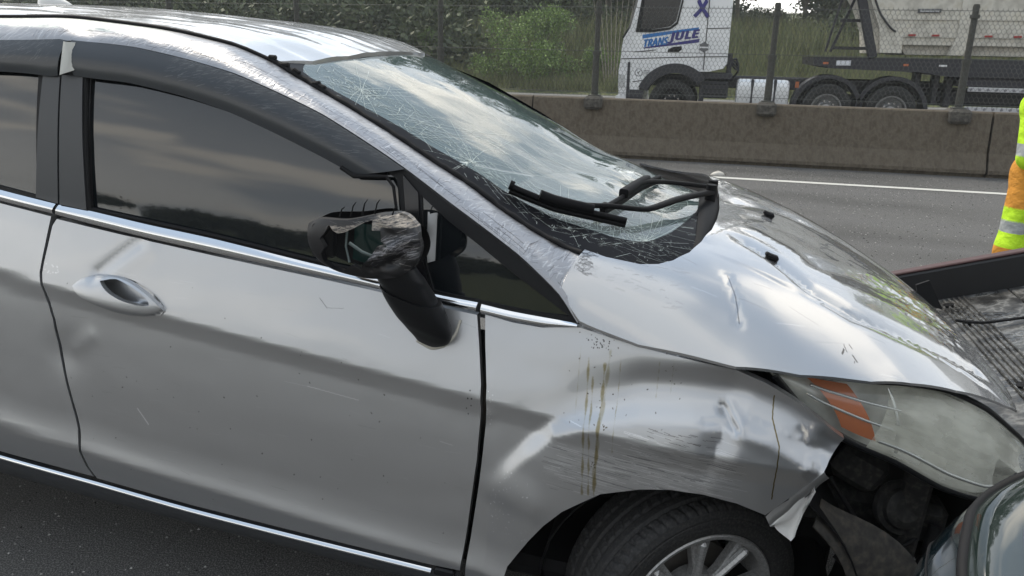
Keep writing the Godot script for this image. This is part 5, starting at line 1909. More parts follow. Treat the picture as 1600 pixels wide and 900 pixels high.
func car_front(car: Node3D):
	var m := mat(Color.WHITE, 0.75)
	m.albedo_texture = noise_tex(63, 0.06, [[0.25, lin(0.012, 0.012, 0.013)], [0.6, lin(0.024, 0.024, 0.025)], [0.85, lin(0.055, 0.052, 0.048)]], 512, 5)
	M.tyre = world_mapped(m, 3.0, false)
	var d := wheel_meshes()
	car_wheel(car, d, Vector3(-0.018, 0.226, 0.650), 0.58)
	car_wheel(car, d, Vector3(0.0, 0.245, -0.68), 0.55)
	car_wheel(car, d, Vector3(-2.49, 0.245, 0.70), 0.0)
	car_wheel(car, d, Vector3(-2.49, 0.245, -0.72), 0.0)
	# arch liner: dark shell over the tyre and its torn outer flange in front
	var lm := mat(Color.WHITE, 0.85)
	lm.albedo_texture = noise_tex(65, 0.03, [[0.2, lin(0.020, 0.019, 0.017)], [0.6, lin(0.045, 0.041, 0.036)], [0.85, lin(0.085, 0.072, 0.055)]], 512, 5)
	world_mapped(lm, 2.0, false)
	var st := begin()
	var g := []
	for i in 41:
		var a: float = lerpf(-0.5, PI + 0.85, i / 40.0)
		var row := []
		for j in 7:
			var z: float = lerpf(0.40, 0.76 if a > 1.1 else 0.69, j / 6.0)
			row.append(Vector3(0.02 + cos(a) * 0.372, 0.235 + sin(a) * 0.355, z))
		g.append(row)
	shell(st, g, Vector3(0, -1, 0), 0.004)
	put("arch_liner", st.commit(), M.black, car)
	st = begin()
	g = []
	for i in 19:
		var a: float = lerpf(-0.45, 0.92, i / 18.0)
		var row := []
		for j in 7:
			var t := j / 6.0
			var r: float = lerpf(0.318, 0.318 + 0.135 * smoothstep(0.95, 0.2, a) + 0.035, t)
			row.append(Vector3(0.055 + cos(a) * r, 0.235 + sin(a) * r, 0.70 - 0.05 * t - 0.03 * t * t + 0.004 * sin(a * 9.0)))
		g.append(row)
	shell(st, g, Vector3(0.2, 0, 1), 0.004)
	var lf := put("liner_flange", st.commit(), lm, car)
	st = begin()
	for q in [[0.375, 0.335, 0.655], [0.33, 0.42, 0.66]]:
		tube(st, [Vector3(q[0], q[1], q[2] - 0.01), Vector3(q[0], q[1], q[2] + 0.008)], 0.016, 0.013, 12)
	put("liner_clip", st.commit(), mat(lin(0.09, 0.06, 0.045), 0.7), lf)
	# wheel housing behind: inner wing wall
	st = begin()
	box(st, Vector3(-0.05, 0.47, 0.36), Vector3(0.85, 0.80, 0.04), 0.01)
	put("inner_wing", st.commit(), M.black, car)
	# torn flap of the wing's front end: grey rolled edge, bright bare underside hanging down
	st = begin()
	g = []
	for i in 13:
		var t := i / 12.0
		var a: Vector2 = Vector2(0.137, 0.513).lerp(Vector2(0.240, 0.636), t)
		var row := []
		for j in 6:
			var u := j / 5.0
			row.append(Vector3(a.x + 0.022 * u, a.y - 0.030 * u + 0.003 * sin(t * 17.0), 0.742 - 0.012 * u + 0.012 * sin(PI * u) - 0.05 * t))
		g.append(row)
	shell(st, g, Vector3(0, 0, 1), 0.003)
	var flap := put("torn_edge", st.commit(), mat(lin(0.22, 0.22, 0.22), 0.5, 0.4), car)
	st = begin()
	g = []
	for i in 13:
		var t := i / 12.0
		var a: Vector2 = Vector2(0.150, 0.497).lerp(Vector2(0.233, 0.604), t)
		var b: Vector2 = Vector2(0.150, 0.494).lerp(Vector2(0.203, 0.452), minf(t * 1.6, 1.0)) if t < 0.62 else Vector2(0.203, 0.452).lerp(Vector2(0.231, 0.585), (t - 0.62) / 0.38)
		var row := []
		for j in 7:
			var u := j / 6.0
			var q: Vector2 = a.lerp(b, u)
			row.append(Vector3(q.x + 0.003 * sin(u * 8 + t * 11) * u, q.y, 0.745 - 0.04 * t + 0.014 * sin(u * 5.0 + t * 3.0) * u))
		g.append(row)
	shell(st, g, Vector3(0, 0, 1), 0.0015)
	put("bare_metal_flap", st.commit(), mat(lin(0.78, 0.78, 0.77), 0.5), car)
	headlight(car)
	engine_bay(car)

func headlight(car: Node3D):
	var top := v3([[0.104, 0.832, 0.68], [0.174, 0.829, 0.655], [0.303, 0.815, 0.61], [0.405, 0.808, 0.57], [0.503, 0.786, 0.52], [0.613, 0.732, 0.46], [0.725, 0.645, 0.38], [0.80, 0.575, 0.30]])
	var bot := v3([[0.108, 0.826, 0.68], [0.195, 0.743, 0.675], [0.296, 0.687, 0.65], [0.404, 0.644, 0.62], [0.52, 0.583, 0.585], [0.621, 0.547, 0.54], [0.725, 0.535, 0.46], [0.80, 0.525, 0.36]])
	var a := curve(top, 48)
	var b := curve(bot, 48)
	var surf := func(i: int, t: float, off: float) -> Vector3:
		var p: Vector3 = a[i].lerp(b[i], t)
		var w: float = a[i].distance_to(b[i])
		return p + Vector3(0.35, 0.25, 0.9).normalized() * (off + 0.16 * w * sin(PI * t) * 0.9)
	var h := Node3D.new()
	h.name = "headlight"
	car.add_child(h, true)
	h.set_meta("label", "hazy yellowed headlight with amber corner")
	var g := []
	for i in range(15, 48):
		var row := []
		for j in 17:
			row.append(surf.call(i, j / 16.0, 0.0))
		g.append(row)
	var st := begin()
	sheet(st, g, Vector3(0.3, 0.3, 0.9))
	g = []
	for i in 16:
		var row := []
		for j in 17:
			row.append(surf.call(i, j / 16.0, 0.0))
		g.append(row)
	var cst := begin()
	sheet(cst, g, Vector3(0.3, 0.3, 0.9))
	var clear := mat(Color(0.86, 0.86, 0.82, 0.10), 0.06)
	clear.transparency = BaseMaterial3D.TRANSPARENCY_ALPHA
	clear.cull_mode = BaseMaterial3D.CULL_DISABLED
	put("corner_lens", cst.commit(), clear, h)
	var lens := mat(Color(0.92, 0.92, 0.86, 0.85), 0.13)
	lens.albedo_texture = noise_tex(73, 0.014, [[0.15, Color(1, 1, 1, 0.30)], [0.5, Color(1, 1, 1, 0.42)], [0.8, Color(1, 1, 1, 0.52)]], 256, 4)
	lens.transparency = BaseMaterial3D.TRANSPARENCY_ALPHA
	lens.metallic_specular = 0.7
	lens.cull_mode = BaseMaterial3D.CULL_DISABLED
	put("lens", st.commit(), lens, h)
	# the bowl behind: amber corner, bright dividing bars, two hollow reflectors
	st = begin()
	g = []
	for i in 48:
		var row := []
		for j in 13:
			var t: float = lerpf(0.03, 0.97, j / 12.0)
			row.append(surf.call(i, t, -0.02 - 0.035 * sin(PI * t) * smoothstep(0.1, 0.4, i / 47.0)))
		g.append(row)
	sheet(st, g, Vector3(0.3, 0.3, 0.9))
	var bowl := mat(Color.WHITE, 0.35, 0.25)
	bowl.albedo_texture = noise_tex(71, 0.012, [[0.25, lin(0.42, 0.42, 0.37)], [0.5, lin(0.58, 0.58, 0.52)], [0.8, lin(0.72, 0.72, 0.66)]], 256, 3)
	world_mapped(bowl, 3.0, false)
	put("reflector", st.commit(), bowl, h)
	st = begin()
	g = []
	for k in 11:
		var t: float = lerpf(0.07, 0.86, k / 10.0)
		var row := []
		for j in 7:
			var fi: float = lerpf(3.6 + 8.5 * t, 9.0 + 8.0 * t, j / 6.0)
			row.append((surf.call(int(fi), t, -0.006) as Vector3).lerp(surf.call(int(fi) + 1, t, -0.006), fi - int(fi)))
		g.append(row)
	sheet(st, g, Vector3(0.3, 0.3, 0.9))
	put("amber_indicator", st.commit(), mat(lin(0.50, 0.12, 0.018), 0.28), h)
	var bright := mat(lin(0.62, 0.64, 0.62), 0.2, 0.7)
	for t in [0.30, 0.58]:
		st = begin()
		var p := []
		for i in range(5, 18):
			p.append(surf.call(i, t + (i - 9) * 0.006, -0.004))
		tube(st, p, 0.0035, 0.0035, 6)
		put("bright_bar", st.commit(), bright, h)
	st = begin()
	var p2 := []
	for j in 5:
		p2.append(surf.call(15 + j, lerpf(0.06, 0.90, j / 4.0), -0.006))
	tube(st, curve(p2, 24), 0.004, 0.004, 6)
	put("bright_bar", st.commit(), bright, h)
	st = begin()
	p2 = []
	for i in range(16, 47):
		p2.append(surf.call(i, 0.84, -0.004))
	tube(st, p2, 0.0045, 0.0045, 6)
	put("bright_bar", st.commit(), bright, h)
	# black rim of the case
	st = begin()
	tube(st, curve(top, 40).map(func(p): return p + Vector3(0, 0.003, -0.006)), 0.008, 0.008, 6)
	tube(st, curve(bot, 40).map(func(p): return p + Vector3(0, -0.004, -0.006)), 0.009, 0.009, 6)
	put("case_rim", st.commit(), M.dark_trim, h)
	st = begin()
	g = []
	for i in 48:
		g.append([a[i] + Vector3(0, 0.004, -0.008), a[i] + Vector3(-0.06, 0.0, -0.14), b[i] + Vector3(-0.06, 0.0, -0.14), b[i] + Vector3(0, -0.006, -0.008)])
	sheet(st, g, Vector3(0, 0, -1))
	put("case", st.commit(), M.black, h)

func engine_bay(car: Node3D):
	# everything dark that shows where the bumper is gone
	var e := Node3D.new()
	e.name = "front_end"
	car.add_child(e, true)
	var grime := mat(Color.WHITE, 0.7)
	grime.albedo_texture = noise_tex(81, 0.04, [[0.3, lin(0.010, 0.010, 0.010)], [0.6, lin(0.022, 0.021, 0.020)], [0.85, lin(0.05, 0.046, 0.04)]], 512, 5)
	world_mapped(grime, 2.0, false)
	var st := begin()
	box(st, Vector3(0.50, 0.62, 0.0), Vector3(0.06, 0.07, 1.05), 0.012)
	box(st, Vector3(0.52, 0.24, 0.0), Vector3(0.08, 0.08, 1.10), 0.015)
	box(st, Vector3(0.50, 0.43, 0.50), Vector3(0.06, 0.40, 0.05), 0.01)
	box(st, Vector3(0.50, 0.43, -0.50), Vector3(0.06, 0.40, 0.05), 0.01)
	put("radiator_frame", st.commit(), grime, e)
	st = begin()
	box(st, Vector3(0.53, 0.43, 0.0), Vector3(0.03, 0.33, 0.9), 0.004)
	put("radiator", st.commit(), M.black, e)
	st = begin()
	box(st, Vector3(0.33, 0.40, 0.42), Vector3(0.55, 0.11, 0.09), 0.02)
	put("chassis_leg", st.commit(), grime, e)
	st = begin()
	lathe(st, [Vector2(0.0, 0.030), Vector2(0.03, 0.032), Vector2(0.048, 0.024), Vector2(0.052, 0.012), Vector2(0.064, 0.010), Vector2(0.068, 0.0), Vector2(0.064, -0.012), Vector2(0.0, -0.014)], Vector3(0.475, 0.462, 0.50), Vector3(0.3, 0.35, 0.9), 40)
	put("horn", st.commit(), grime, e)
	st = begin()
	tube(st, curve(v3([[0.36, 0.30, 0.5], [0.43, 0.27, 0.54], [0.52, 0.275, 0.54], [0.56, 0.33, 0.50], [0.57, 0.42, 0.48]]), 24), 0.016, 0.016, 10)
	put("hose", st.commit(), M.rubber, e)
	st = begin()
	tube(st, curve(v3([[0.30, 0.52, 0.52], [0.37, 0.44, 0.56], [0.46, 0.37, 0.55], [0.52, 0.40, 0.52], [0.50, 0.5, 0.5]]), 24), 0.006, 0.006, 8)
	put("cable", st.commit(), M.rubber, e)
	st = begin()
	box(st, Vector3(0.44, 0.33, 0.50), Vector3(0.10, 0.09, 0.06), 0.012, Basis(Vector3(0, 0, 1), 0.2))
	put("bracket", st.commit(), grime, e)
	st = begin()
	box(st, Vector3(0.36, 0.56, 0.52), Vector3(0.12, 0.10, 0.05), 0.02, Basis(Vector3(0, 0, 1), -0.4))
	put("lamp_mount", st.commit(), grime, e)
	st = begin()
	box(st, Vector3(0.10, 0.62, 0.0), Vector3(0.7, 0.36, 0.68), 0.05)
	put("engine", st.commit(), M.black, e)
	st = begin()
	box(st, Vector3(0.62, 0.38, 0.22), Vector3(0.07, 0.42, 0.62), 0.03, Basis(Vector3(0, 1, 0), 0.35))  # added black block that keeps the open nose dark, hiding pale ground behind
	put("added_dark_block", st.commit(), M.black, e)
	st = begin()
	box(st, Vector3(-1.4, 0.22, 0.0), Vector3(3.5, 0.06, 1.45), 0.02)
	put("floor_pan", st.commit(), M.black, e)

func car_inside(car: Node3D):
	var c := Node3D.new()
	c.name = "cabin"
	car.add_child(c, true)
	var grey := mat(lin(0.05, 0.05, 0.052), 0.8)
	var st := begin()
	var g := []
	for i in 15:
		var x: float = lerpf(-0.85, -0.12, i / 14.0)
		var row := []
		for j in 17:
			var z: float = lerpf(-0.62, 0.62, j / 16.0)
			row.append(Vector3(x, 0.93 + 0.05 * smoothstep(-0.85, -0.6, x) + 0.03 * bump2(z - 0.36, 0.2) * bump2(x + 0.72, 0.14) - 0.10 * smoothstep(-0.78, -0.85, x), z * (1.0 if x < -0.35 else 0.85)))
		g.append(row)
	shell(st, g, Vector3.UP, 0.03)
	put("dashboard", st.commit(), grey, c)
	for z in [-0.36, 0.36]:
		st = begin()
		box(st, Vector3(-1.42, 0.78, z), Vector3(0.14, 0.62, 0.48), 0.05, Basis(Vector3(0, 0, 1), 0.25))
		box(st, Vector3(-1.22, 0.50, z), Vector3(0.48, 0.16, 0.48), 0.05)
		box(st, Vector3(-1.52, 1.18, z), Vector3(0.09, 0.18, 0.26), 0.035, Basis(Vector3(0, 0, 1), 0.2))
		put("seat", st.commit(), mat(lin(0.035, 0.035, 0.038), 0.9), c)
	st = begin()
	var pts := []
	for k in 25:
		var a: float = TAU * k / 24.0
		pts.append(Vector3(-0.98 + 0.06 * sin(a), 0.93 + 0.16 * sin(a), -0.36 + 0.17 * cos(a)))
	tube(st, pts, 0.014, 0.014, 8, false)
	put("steering_wheel", st.commit(), M.rubber, c)
	st = begin()
	box(st, Vector3(-1.7, 0.7, 0.0), Vector3(0.03, 0.9, 1.2), 0.0)
	put("rear_bench", st.commit(), M.black, c)
	st = begin()
	box(st, Vector3(-0.97, 1.27, 0.0), Vector3(0.03, 0.06, 0.22), 0.012)
	put("inside_mirror", st.commit(), M.black, c)

# ------------------------------------------------------------------ the white tipper truck on the far carriageway
func words(text: String, m: Material, parent: Node, called: String, rect: Rect2, z: float, slant := 0.0, shear := 0.0):
	var t := TextMesh.new()
	var f := SystemFont.new()
	f.font_names = PackedStringArray(["Droid Sans"])
	f.font_weight = 700
	t.font = f
	t.text = text
	t.font_size = 64
	t.pixel_size = 0.01
	t.depth = 0.02
	t.curve_step = 2.0
	var o := put(called, t, m, parent)
	var bb := t.get_aabb()
	var sx: float = rect.size.x / bb.size.x
	var sy: float = rect.size.y / bb.size.y
	var b := Basis(Vector3(sx, sx * slant, 0), Vector3(shear * sy, sy, 0), Vector3(0, 0, 0.6))
	var c := bb.get_center()
	var at := Vector3(rect.get_center().x, rect.get_center().y, z)
	o.transform = Transform3D(b, at - b * Vector3(c.x, c.y, c.z - bb.size.z * 0.5))
	return o

func plate(parent: Node, called: String, poly: Array, z: float, depth: float, m: Material) -> MeshInstance3D:
	var st := begin()
	prism(st, v2(poly), Vector3(0, 0, z - depth), Vector3(1, 0, 0), Vector3(0, 1, 0), Vector3(0, 0, 1), depth)
	return put(called, st.commit(), m, parent)

func arc_pts(c: Vector2, r: float, a0: float, a1: float, n: int) -> Array:
	var out := []
	for i in n + 1:
		var a: float = lerpf(a0, a1, float(i) / n)
		out.append([c.x + cos(a) * r, c.y + sin(a) * r])
	return out

func truck_wheel(t: Node3D, x: float, d: Dictionary, rear: bool):
	for zz in [-17.66, -19.65]:
		var w := Node3D.new()
		w.name = "wheel"
		t.add_child(w, true)
		w.position = Vector3(x, 0.50, zz)
		if zz < -18.5:
			w.rotation.y = PI
		put("tyre", d.tyre, M.tyre_truck, w)
		put("rim", d.rear_rim if rear else d.front_rim, d.rim_mat if rear else M.dark_trim, w)
		put("lug_nuts", d.lugs, M.bare_metal, w)

func build_truck():
	var t := thing("tipper_truck", "white tractor truck with cream tipper trailer on the far carriageway behind the fence", "truck")
	var Z := -17.5
	var white := mat(Color.WHITE, 0.35)
	white.albedo_texture = noise_tex(91, 0.01, [[0.2, lin(0.62, 0.63, 0.64)], [0.7, lin(0.74, 0.75, 0.76)]], 256, 4)
	world_mapped(white, 0.4)
	white.clearcoat_enabled = true
	white.clearcoat = 0.5
	var cream := mat(Color.WHITE, 0.6)
	cream.albedo_texture = noise_tex(92, 0.015, [[0.2, lin(0.42, 0.40, 0.35)], [0.6, lin(0.56, 0.54, 0.48)], [0.85, lin(0.50, 0.47, 0.40)]], 512, 5)
	world_mapped(cream, 0.35)
	var frame := mat(lin(0.018, 0.018, 0.024), 0.5)
	M.tyre_truck = mat(lin(0.018, 0.018, 0.018), 0.8)
	var navy := mat(lin(0.030, 0.026, 0.17), 0.5)
	var blue := mat(lin(0.02, 0.15, 0.42), 0.5)
	var seam := mat(lin(0.05, 0.05, 0.05), 0.8)
	# cab with its wheel arch cut out
	var cab := [[-2.03, 0.62], [-2.06, 1.14], [-2.03, 1.36], [-2.02, 1.62], [-1.99, 1.80], [-1.86, 2.02], [-1.73, 2.58], [-1.52, 3.35], [-1.30, 3.62], [0.14, 3.68], [0.17, 3.4], [0.17, 1.34], [0.10, 1.24], [-0.18, 1.17]]
	cab.append_array(arc_pts(Vector2(-0.86, 0.50), 0.80, 0.98, 2.62, 14))
	cab.append_array([[-1.62, 0.72]])
	var body := plate(t, "cab", cab, Z, 2.45, white)
	plate(t, "bumper", [[-2.08, 0.36], [-2.09, 0.62], [-1.60, 0.74], [-1.58, 0.36]], Z + 0.01, 2.47, white)
	plate(body, "corner_seam", [[-1.87, 0.50], [-1.87, 1.32], [-1.82, 1.33], [-1.80, 0.50]], Z + 0.016, 0.02, frame)
	plate(body, "step_recess", [[-1.80, 0.36], [-1.80, 0.76], [-1.50, 0.76], [-1.52, 0.36]], Z + 0.018, 0.02, frame)
	plate(body, "arch_trim", arc_pts(Vector2(-0.86, 0.50), 0.82, 0.70, 2.75, 22) + arc_pts(Vector2(-0.86, 0.50), 0.62, 2.75, 0.70, 22), Z + 0.04, 0.5, frame)
	# window and its pillars
	var win := plate(body, "side_window", [[-1.64, 1.98], [-1.60, 2.62], [-1.36, 3.20], [-0.90, 3.22], [-0.86, 2.58], [-0.93, 2.16], [-1.05, 2.05], [-1.40, 1.99]], Z + 0.010, 0.03, M.black_gloss)
	plate(win, "window_frame", [[-1.75, 1.93], [-1.66, 2.62], [-1.43, 3.24], [-1.36, 3.22], [-1.60, 2.60], [-1.64, 2.0], [-1.40, 1.985], [-1.05, 2.035], [-0.92, 2.14], [-0.84, 2.58], [-0.81, 2.56], [-0.89, 2.10], [-1.04, 1.99], [-1.40, 1.93]], Z + 0.016, 0.03, M.dark_trim)
	plate(body, "windscreen_edge", [[-1.99, 1.80], [-1.86, 2.02], [-1.73, 2.58], [-1.52, 3.35], [-1.56, 3.35], [-1.78, 2.58], [-1.91, 2.02], [-2.03, 1.82]], Z - 0.02, 2.3, M.tint)
	# seams
	for q in [[[-2.02, 1.385], [-0.30, 1.465]], [[-0.30, 1.465], [0.165, 1.48]], [[-0.30, 2.02], [0.165, 2.04]], [[-0.30, 1.20], [-0.29, 3.5]], [[-1.30, 1.58], [-1.75, 1.53]], [[-1.75, 0.92], [-1.42, 0.97]]]:
		var st := begin()
		bar(st, Vector3(q[0][0], q[0][1], Z + 0.001), Vector3(q[1][0], q[1][1], Z + 0.001), 0.008, 0.018)
		put("seam", st.commit(), seam, body)
	var hp := plate(body, "door_handle", [[-1.06, 1.545], [-1.05, 1.60], [-0.94, 1.65], [-0.78, 1.665], [-0.77, 1.60], [-0.83, 1.55]], Z + 0.012, 0.03, M.dark_trim)
	hp.set_meta("label", "dark recessed door handle")
	# lettering and marks
	plate(body, "stripe", [[-1.60, 1.80], [-1.60, 1.88], [-0.46, 2.045], [-0.46, 2.00]], Z + 0.004, 0.01, blue)
	plate(body, "stripe", [[-1.56, 1.60], [-1.56, 1.625], [-0.42, 1.82], [-0.44, 1.745]], Z + 0.004, 0.01, navy)
	for k in 3:
		words("TRANS", blue, body, "lettering", Rect2(-1.57 + k * 0.007, 1.660 + (k % 2) * 0.006, 0.49, 0.155), Z - k * 0.002, 0.13, 0.15)
		words("JULE", navy, body, "lettering", Rect2(-1.06 + k * 0.010, 1.750 + (k % 2) * 0.008, 0.59, 0.215), Z - k * 0.002, 0.13, 0.18)
	var rib := begin()
	var loop := [Vector3(-0.57, 2.25, Z + 0.006), Vector3(-0.42, 2.42, Z + 0.008), Vector3(-0.345, 2.56, Z + 0.010), Vector3(-0.39, 2.66, Z + 0.010), Vector3(-0.47, 2.66, Z + 0.010), Vector3(-0.51, 2.56, Z + 0.010), Vector3(-0.43, 2.42, Z + 0.014), Vector3(-0.29, 2.24, Z + 0.012)]
	for i in loop.size() - 1:
		bar(rib, loop[i], loop[i + 1], 0.006, 0.075)
	put("ribbon_emblem", rib.commit(), navy, body)
	plate(body, "badge", arc_pts(Vector2(-0.325, 1.655), 0.105, PI / 6, PI / 6 + TAU * 5 / 6, 5), Z + 0.006, 0.01, mat(lin(0.12, 0.12, 0.13), 0.6))
	plate(body, "badge_band", [[-0.41, 1.635], [-0.41, 1.665], [-0.24, 1.665], [-0.24, 1.635]], Z + 0.010, 0.01, white)
	var ring := arc_pts(Vector2(-1.63, 1.115), 0.082, 0, TAU * 23.0 / 24, 23)
	plate(body, "round_mark", ring, Z + 0.004, 0.01, mat(lin(0.22, 0.22, 0.23), 0.6))
	plate(body, "round_mark_inside", arc_pts(Vector2(-1.63, 1.115), 0.066, 0, TAU * 23.0 / 24, 23), Z + 0.008, 0.01, white)
	plate(body, "check_mark", [[-1.665, 1.115], [-1.64, 1.085], [-1.595, 1.145], [-1.605, 1.155], [-1.64, 1.108], [-1.655, 1.125]], Z + 0.012, 0.01, frame)
	for k in 3:
		plate(body, "small_print", [[-1.53, 1.08 + k * 0.035], [-1.53, 1.10 + k * 0.035], [-1.38 - 0.02 * k, 1.10 + k * 0.035], [-1.38 - 0.02 * k, 1.08 + k * 0.035]], Z + 0.004, 0.01, mat(lin(0.3, 0.3, 0.31), 0.6))
	plate(body, "headlamp", [[-2.05, 0.78], [-2.055, 1.08], [-1.92, 1.04], [-1.90, 0.80]], Z + 0.012, 0.02, mat(lin(0.45, 0.46, 0.46), 0.15))
	# wheels
	var d := {}
	var st := begin()
	lathe(st, [Vector2(0.30, 0.13), Vector2(0.36, 0.15), Vector2(0.45, 0.145), Vector2(0.485, 0.12), Vector2(0.495, 0.09), Vector2(0.485, 0.06), Vector2(0.497, 0.05), Vector2(0.497, 0.0), Vector2(0.486, -0.01), Vector2(0.497, -0.02), Vector2(0.49, -0.12), Vector2(0.30, -0.14)], Vector3.ZERO, Vector3(0, 0, 1), 48)
	d.tyre = st.commit()
	st = begin()
	lathe(st, [Vector2(0.305, 0.12), Vector2(0.30, 0.14), Vector2(0.275, 0.135), Vector2(0.262, 0.09), Vector2(0.255, -0.02), Vector2(0.18, -0.05), Vector2(0.17, 0.02), Vector2(0.12, 0.05), Vector2(0.10, 0.10), Vector2(0.0, 0.11)], Vector3.ZERO, Vector3(0, 0, 1), 40)
	d.rear_rim = st.commit()
	st = begin()
	lathe(st, [Vector2(0.305, 0.12), Vector2(0.29, 0.135), Vector2(0.262, 0.10), Vector2(0.20, 0.08), Vector2(0.18, 0.12), Vector2(0.12, 0.14), Vector2(0.09, 0.19), Vector2(0.0, 0.195)], Vector3.ZERO, Vector3(0, 0, 1), 40)
	d.front_rim = st.commit()
	st = begin()
	for k in 10:
		var a := TAU * k / 10.0
		tube(st, [Vector3(cos(a) * 0.165, sin(a) * 0.165, 0.05), Vector3(cos(a) * 0.165, sin(a) * 0.165, 0.155)], 0.02, 0.018, 6)
	d.lugs = st.commit()
	d.rim_mat = mat(lin(0.30, 0.30, 0.30), 0.4, 0.7)
	truck_wheel(t, -0.90, d, false)
	truck_wheel(t, 2.20, d, true)
	truck_wheel(t, 3.42, d, true)
	for x in [2.20, 3.42]:
		plate(t, "mudguard", arc_pts(Vector2(x, 0.5), 0.68, -0.05, PI + 0.05, 20) + arc_pts(Vector2(x, 0.5), 0.60, PI + 0.05, -0.05, 20), Z - 0.02, 0.55, frame)
	# chassis between the axles
	st = begin()
	box(st, Vector3(1.35, 0.95, -18.3), Vector3(6.4, 0.24, 0.12), 0.01)
	box(st, Vector3(1.35, 0.95, -19.2), Vector3(6.4, 0.24, 0.12), 0.01)
	box(st, Vector3(2.8, 0.60, -18.6), Vector3(1.6, 0.3, 1.2), 0.05)
	put("chassis", st.commit(), frame, t)
	st = begin()
	box(st, Vector3(-0.02, 0.80, Z - 0.35), Vector3(0.52, 0.34, 0.6), 0.03)
	box(st, Vector3(0.02, 1.08, Z - 0.4), Vector3(0.56, 0.14, 0.7), 0.02)
	box(st, Vector3(-0.30, 0.80, Z - 0.3), Vector3(0.10, 0.75, 0.5), 0.02)
	put("battery_box", st.commit(), frame, t)
	for k in 3:
		st = begin()
		box(st, Vector3(-0.02, 0.72 + k * 0.10, Z - 0.045), Vector3(0.46, 0.02, 0.03), 0.004)
		put("step_slat", st.commit(), M.dark_trim, t)
	st = begin()
	for k in 4:
		tube(st, curve([Vector3(0.15, 1.30 + k * 0.06, Z - 0.2), Vector3(0.34, 1.45 - k * 0.07, Z - 0.35), Vector3(0.42, 1.2, Z - 0.5), Vector3(0.30, 1.0, Z - 0.6)], 12), 0.022, 0.022, 6)
	box(st, Vector3(0.22, 1.30, Z - 0.5), Vector3(0.10, 0.5, 0.7), 0.02)
	put("air_line", st.commit(), frame, t)
	# fuel tank, bright with dark straps
	st = begin()
	var g := []
	for i in 9:
		var x: float = [0.40, 0.41, 0.43, 0.47, 0.9, 1.40, 1.44, 1.46, 1.47][i]
		var s: float = [0.0, 0.86, 0.95, 1.0, 1.0, 1.0, 0.95, 0.86, 0.0][i]
		var row := []
		for k in 33:
			var a: float = TAU * k / 32.0
			row.append(Vector3(x, 0.74 + s * 0.30 * signf(sin(a)) * pow(absf(sin(a)), 0.5), Z - 0.36 + s * 0.33 * signf(cos(a)) * pow(absf(cos(a)), 0.5)))
		g.append(row)
	sheet(st, g, Vector3.UP, true, Vector3(0.93, 0.74, Z - 0.36))
	var tank := put("fuel_tank", st.commit(), mat(lin(0.66, 0.67, 0.68), 0.35, 0.35), t)
	for x in [0.72, 1.17]:
		st = begin()
		box(st, Vector3(x, 0.74, Z - 0.36), Vector3(0.06, 0.63, 0.69), 0.03)
		put("tank_strap", st.commit(), frame, tank)
	plate(t, "side_marker", [[1.56, 0.90], [1.56, 1.02], [1.63, 1.02], [1.63, 0.90]], Z - 0.05, 0.03, mat(lin(0.35, 0.10, 0.03), 0.4))
	# trailer frame
	var fr := plate(t, "trailer_frame", [[1.86, 1.36], [1.84, 1.52], [12.5, 1.56], [12.5, 1.20], [4.4, 1.20], [3.8, 1.27], [2.2, 1.30], [2.0, 1.34]], Z + 0.02, 2.4, frame)
	plate(fr, "white_plate", [[2.28, 1.36], [2.28, 1.455], [2.55, 1.46], [2.55, 1.365]], Z + 0.026, 0.01, mat(lin(0.6, 0.62, 0.66), 0.5))
	for q in [[2.03, 0.10], [3.52, 0.09]]:
		plate(fr, "side_marker", [[q[0], 1.38], [q[0], 1.42], [q[0] + q[1], 1.42], [q[0] + q[1], 1.38]], Z + 0.03, 0.02, mat(lin(0.45, 0.13, 0.05), 0.4))
	plate(fr, "white_plate", [[4.16, 1.385], [4.16, 1.42], [4.30, 1.42], [4.30, 1.385]], Z + 0.026, 0.01, white)
	plate(t, "tool_box", [[4.58, 1.02], [4.58, 1.42], [6.9, 1.44], [6.9, 1.02]], Z - 0.06, 0.6, mat(lin(0.022, 0.02, 0.03), 0.55))
	st = begin()
	for q in [[3.9, 1.0], [4.25, 0.95], [4.5, 0.9], [6.2, 0.8], [7.4, 0.9]]:
		box(st, Vector3(q[0], q[1], Z - 0.5), Vector3(0.12, 0.6, 0.3), 0.02)
	box(st, Vector3(5.6, 0.80, Z - 0.9), Vector3(2.8, 0.35, 0.5), 0.06)
	put("landing_gear", st.commit(), frame, t)
	for y in [0.975, 0.605]:
		st = begin()
		box(st, Vector3(7.0, y, Z - 0.02), Vector3(4.5, 0.085, 0.05), 0.008)
		var rail := put("side_guard_rail", st.commit(), mat(lin(0.5, 0.5, 0.52), 0.45, 0.3), t)
		st = begin()
		for k in 30:
			box(st, Vector3(4.8 + k * 0.15, y, Z + 0.007), Vector3(0.05, 0.045, 0.012), 0.003, Basis(Vector3(0, 0, 1), 0.5))
		put("rail_press_mark", st.commit(), mat(lin(0.2, 0.2, 0.22), 0.5), rail).set_meta("kind", "stuff")
	# tipper body
	var tub := plate(t, "tipper_body", [[2.74, 2.6], [3.06, 2.13], [3.30, 1.92], [12.4, 1.95], [12.4, 4.0], [2.3, 4.0], [2.2, 3.4]], Z + 0.02, 2.4, cream)
	plate(tub, "lower_panel", [[3.30, 1.93], [3.42, 1.78], [12.2, 1.80], [12.2, 1.95]], Z - 0.01, 2.3, cream)
	plate(tub, "skirt_panel", [[3.42, 1.78], [3.55, 1.60], [12.1, 1.62], [12.1, 1.81]], Z - 0.16, 2.0, cream)
	plate(tub, "front_post", [[2.74, 2.62], [2.92, 2.64], [3.20, 2.05], [3.42, 1.95], [3.45, 1.62], [3.05, 1.62], [2.98, 2.08]], Z + 0.05, 2.4, cream)
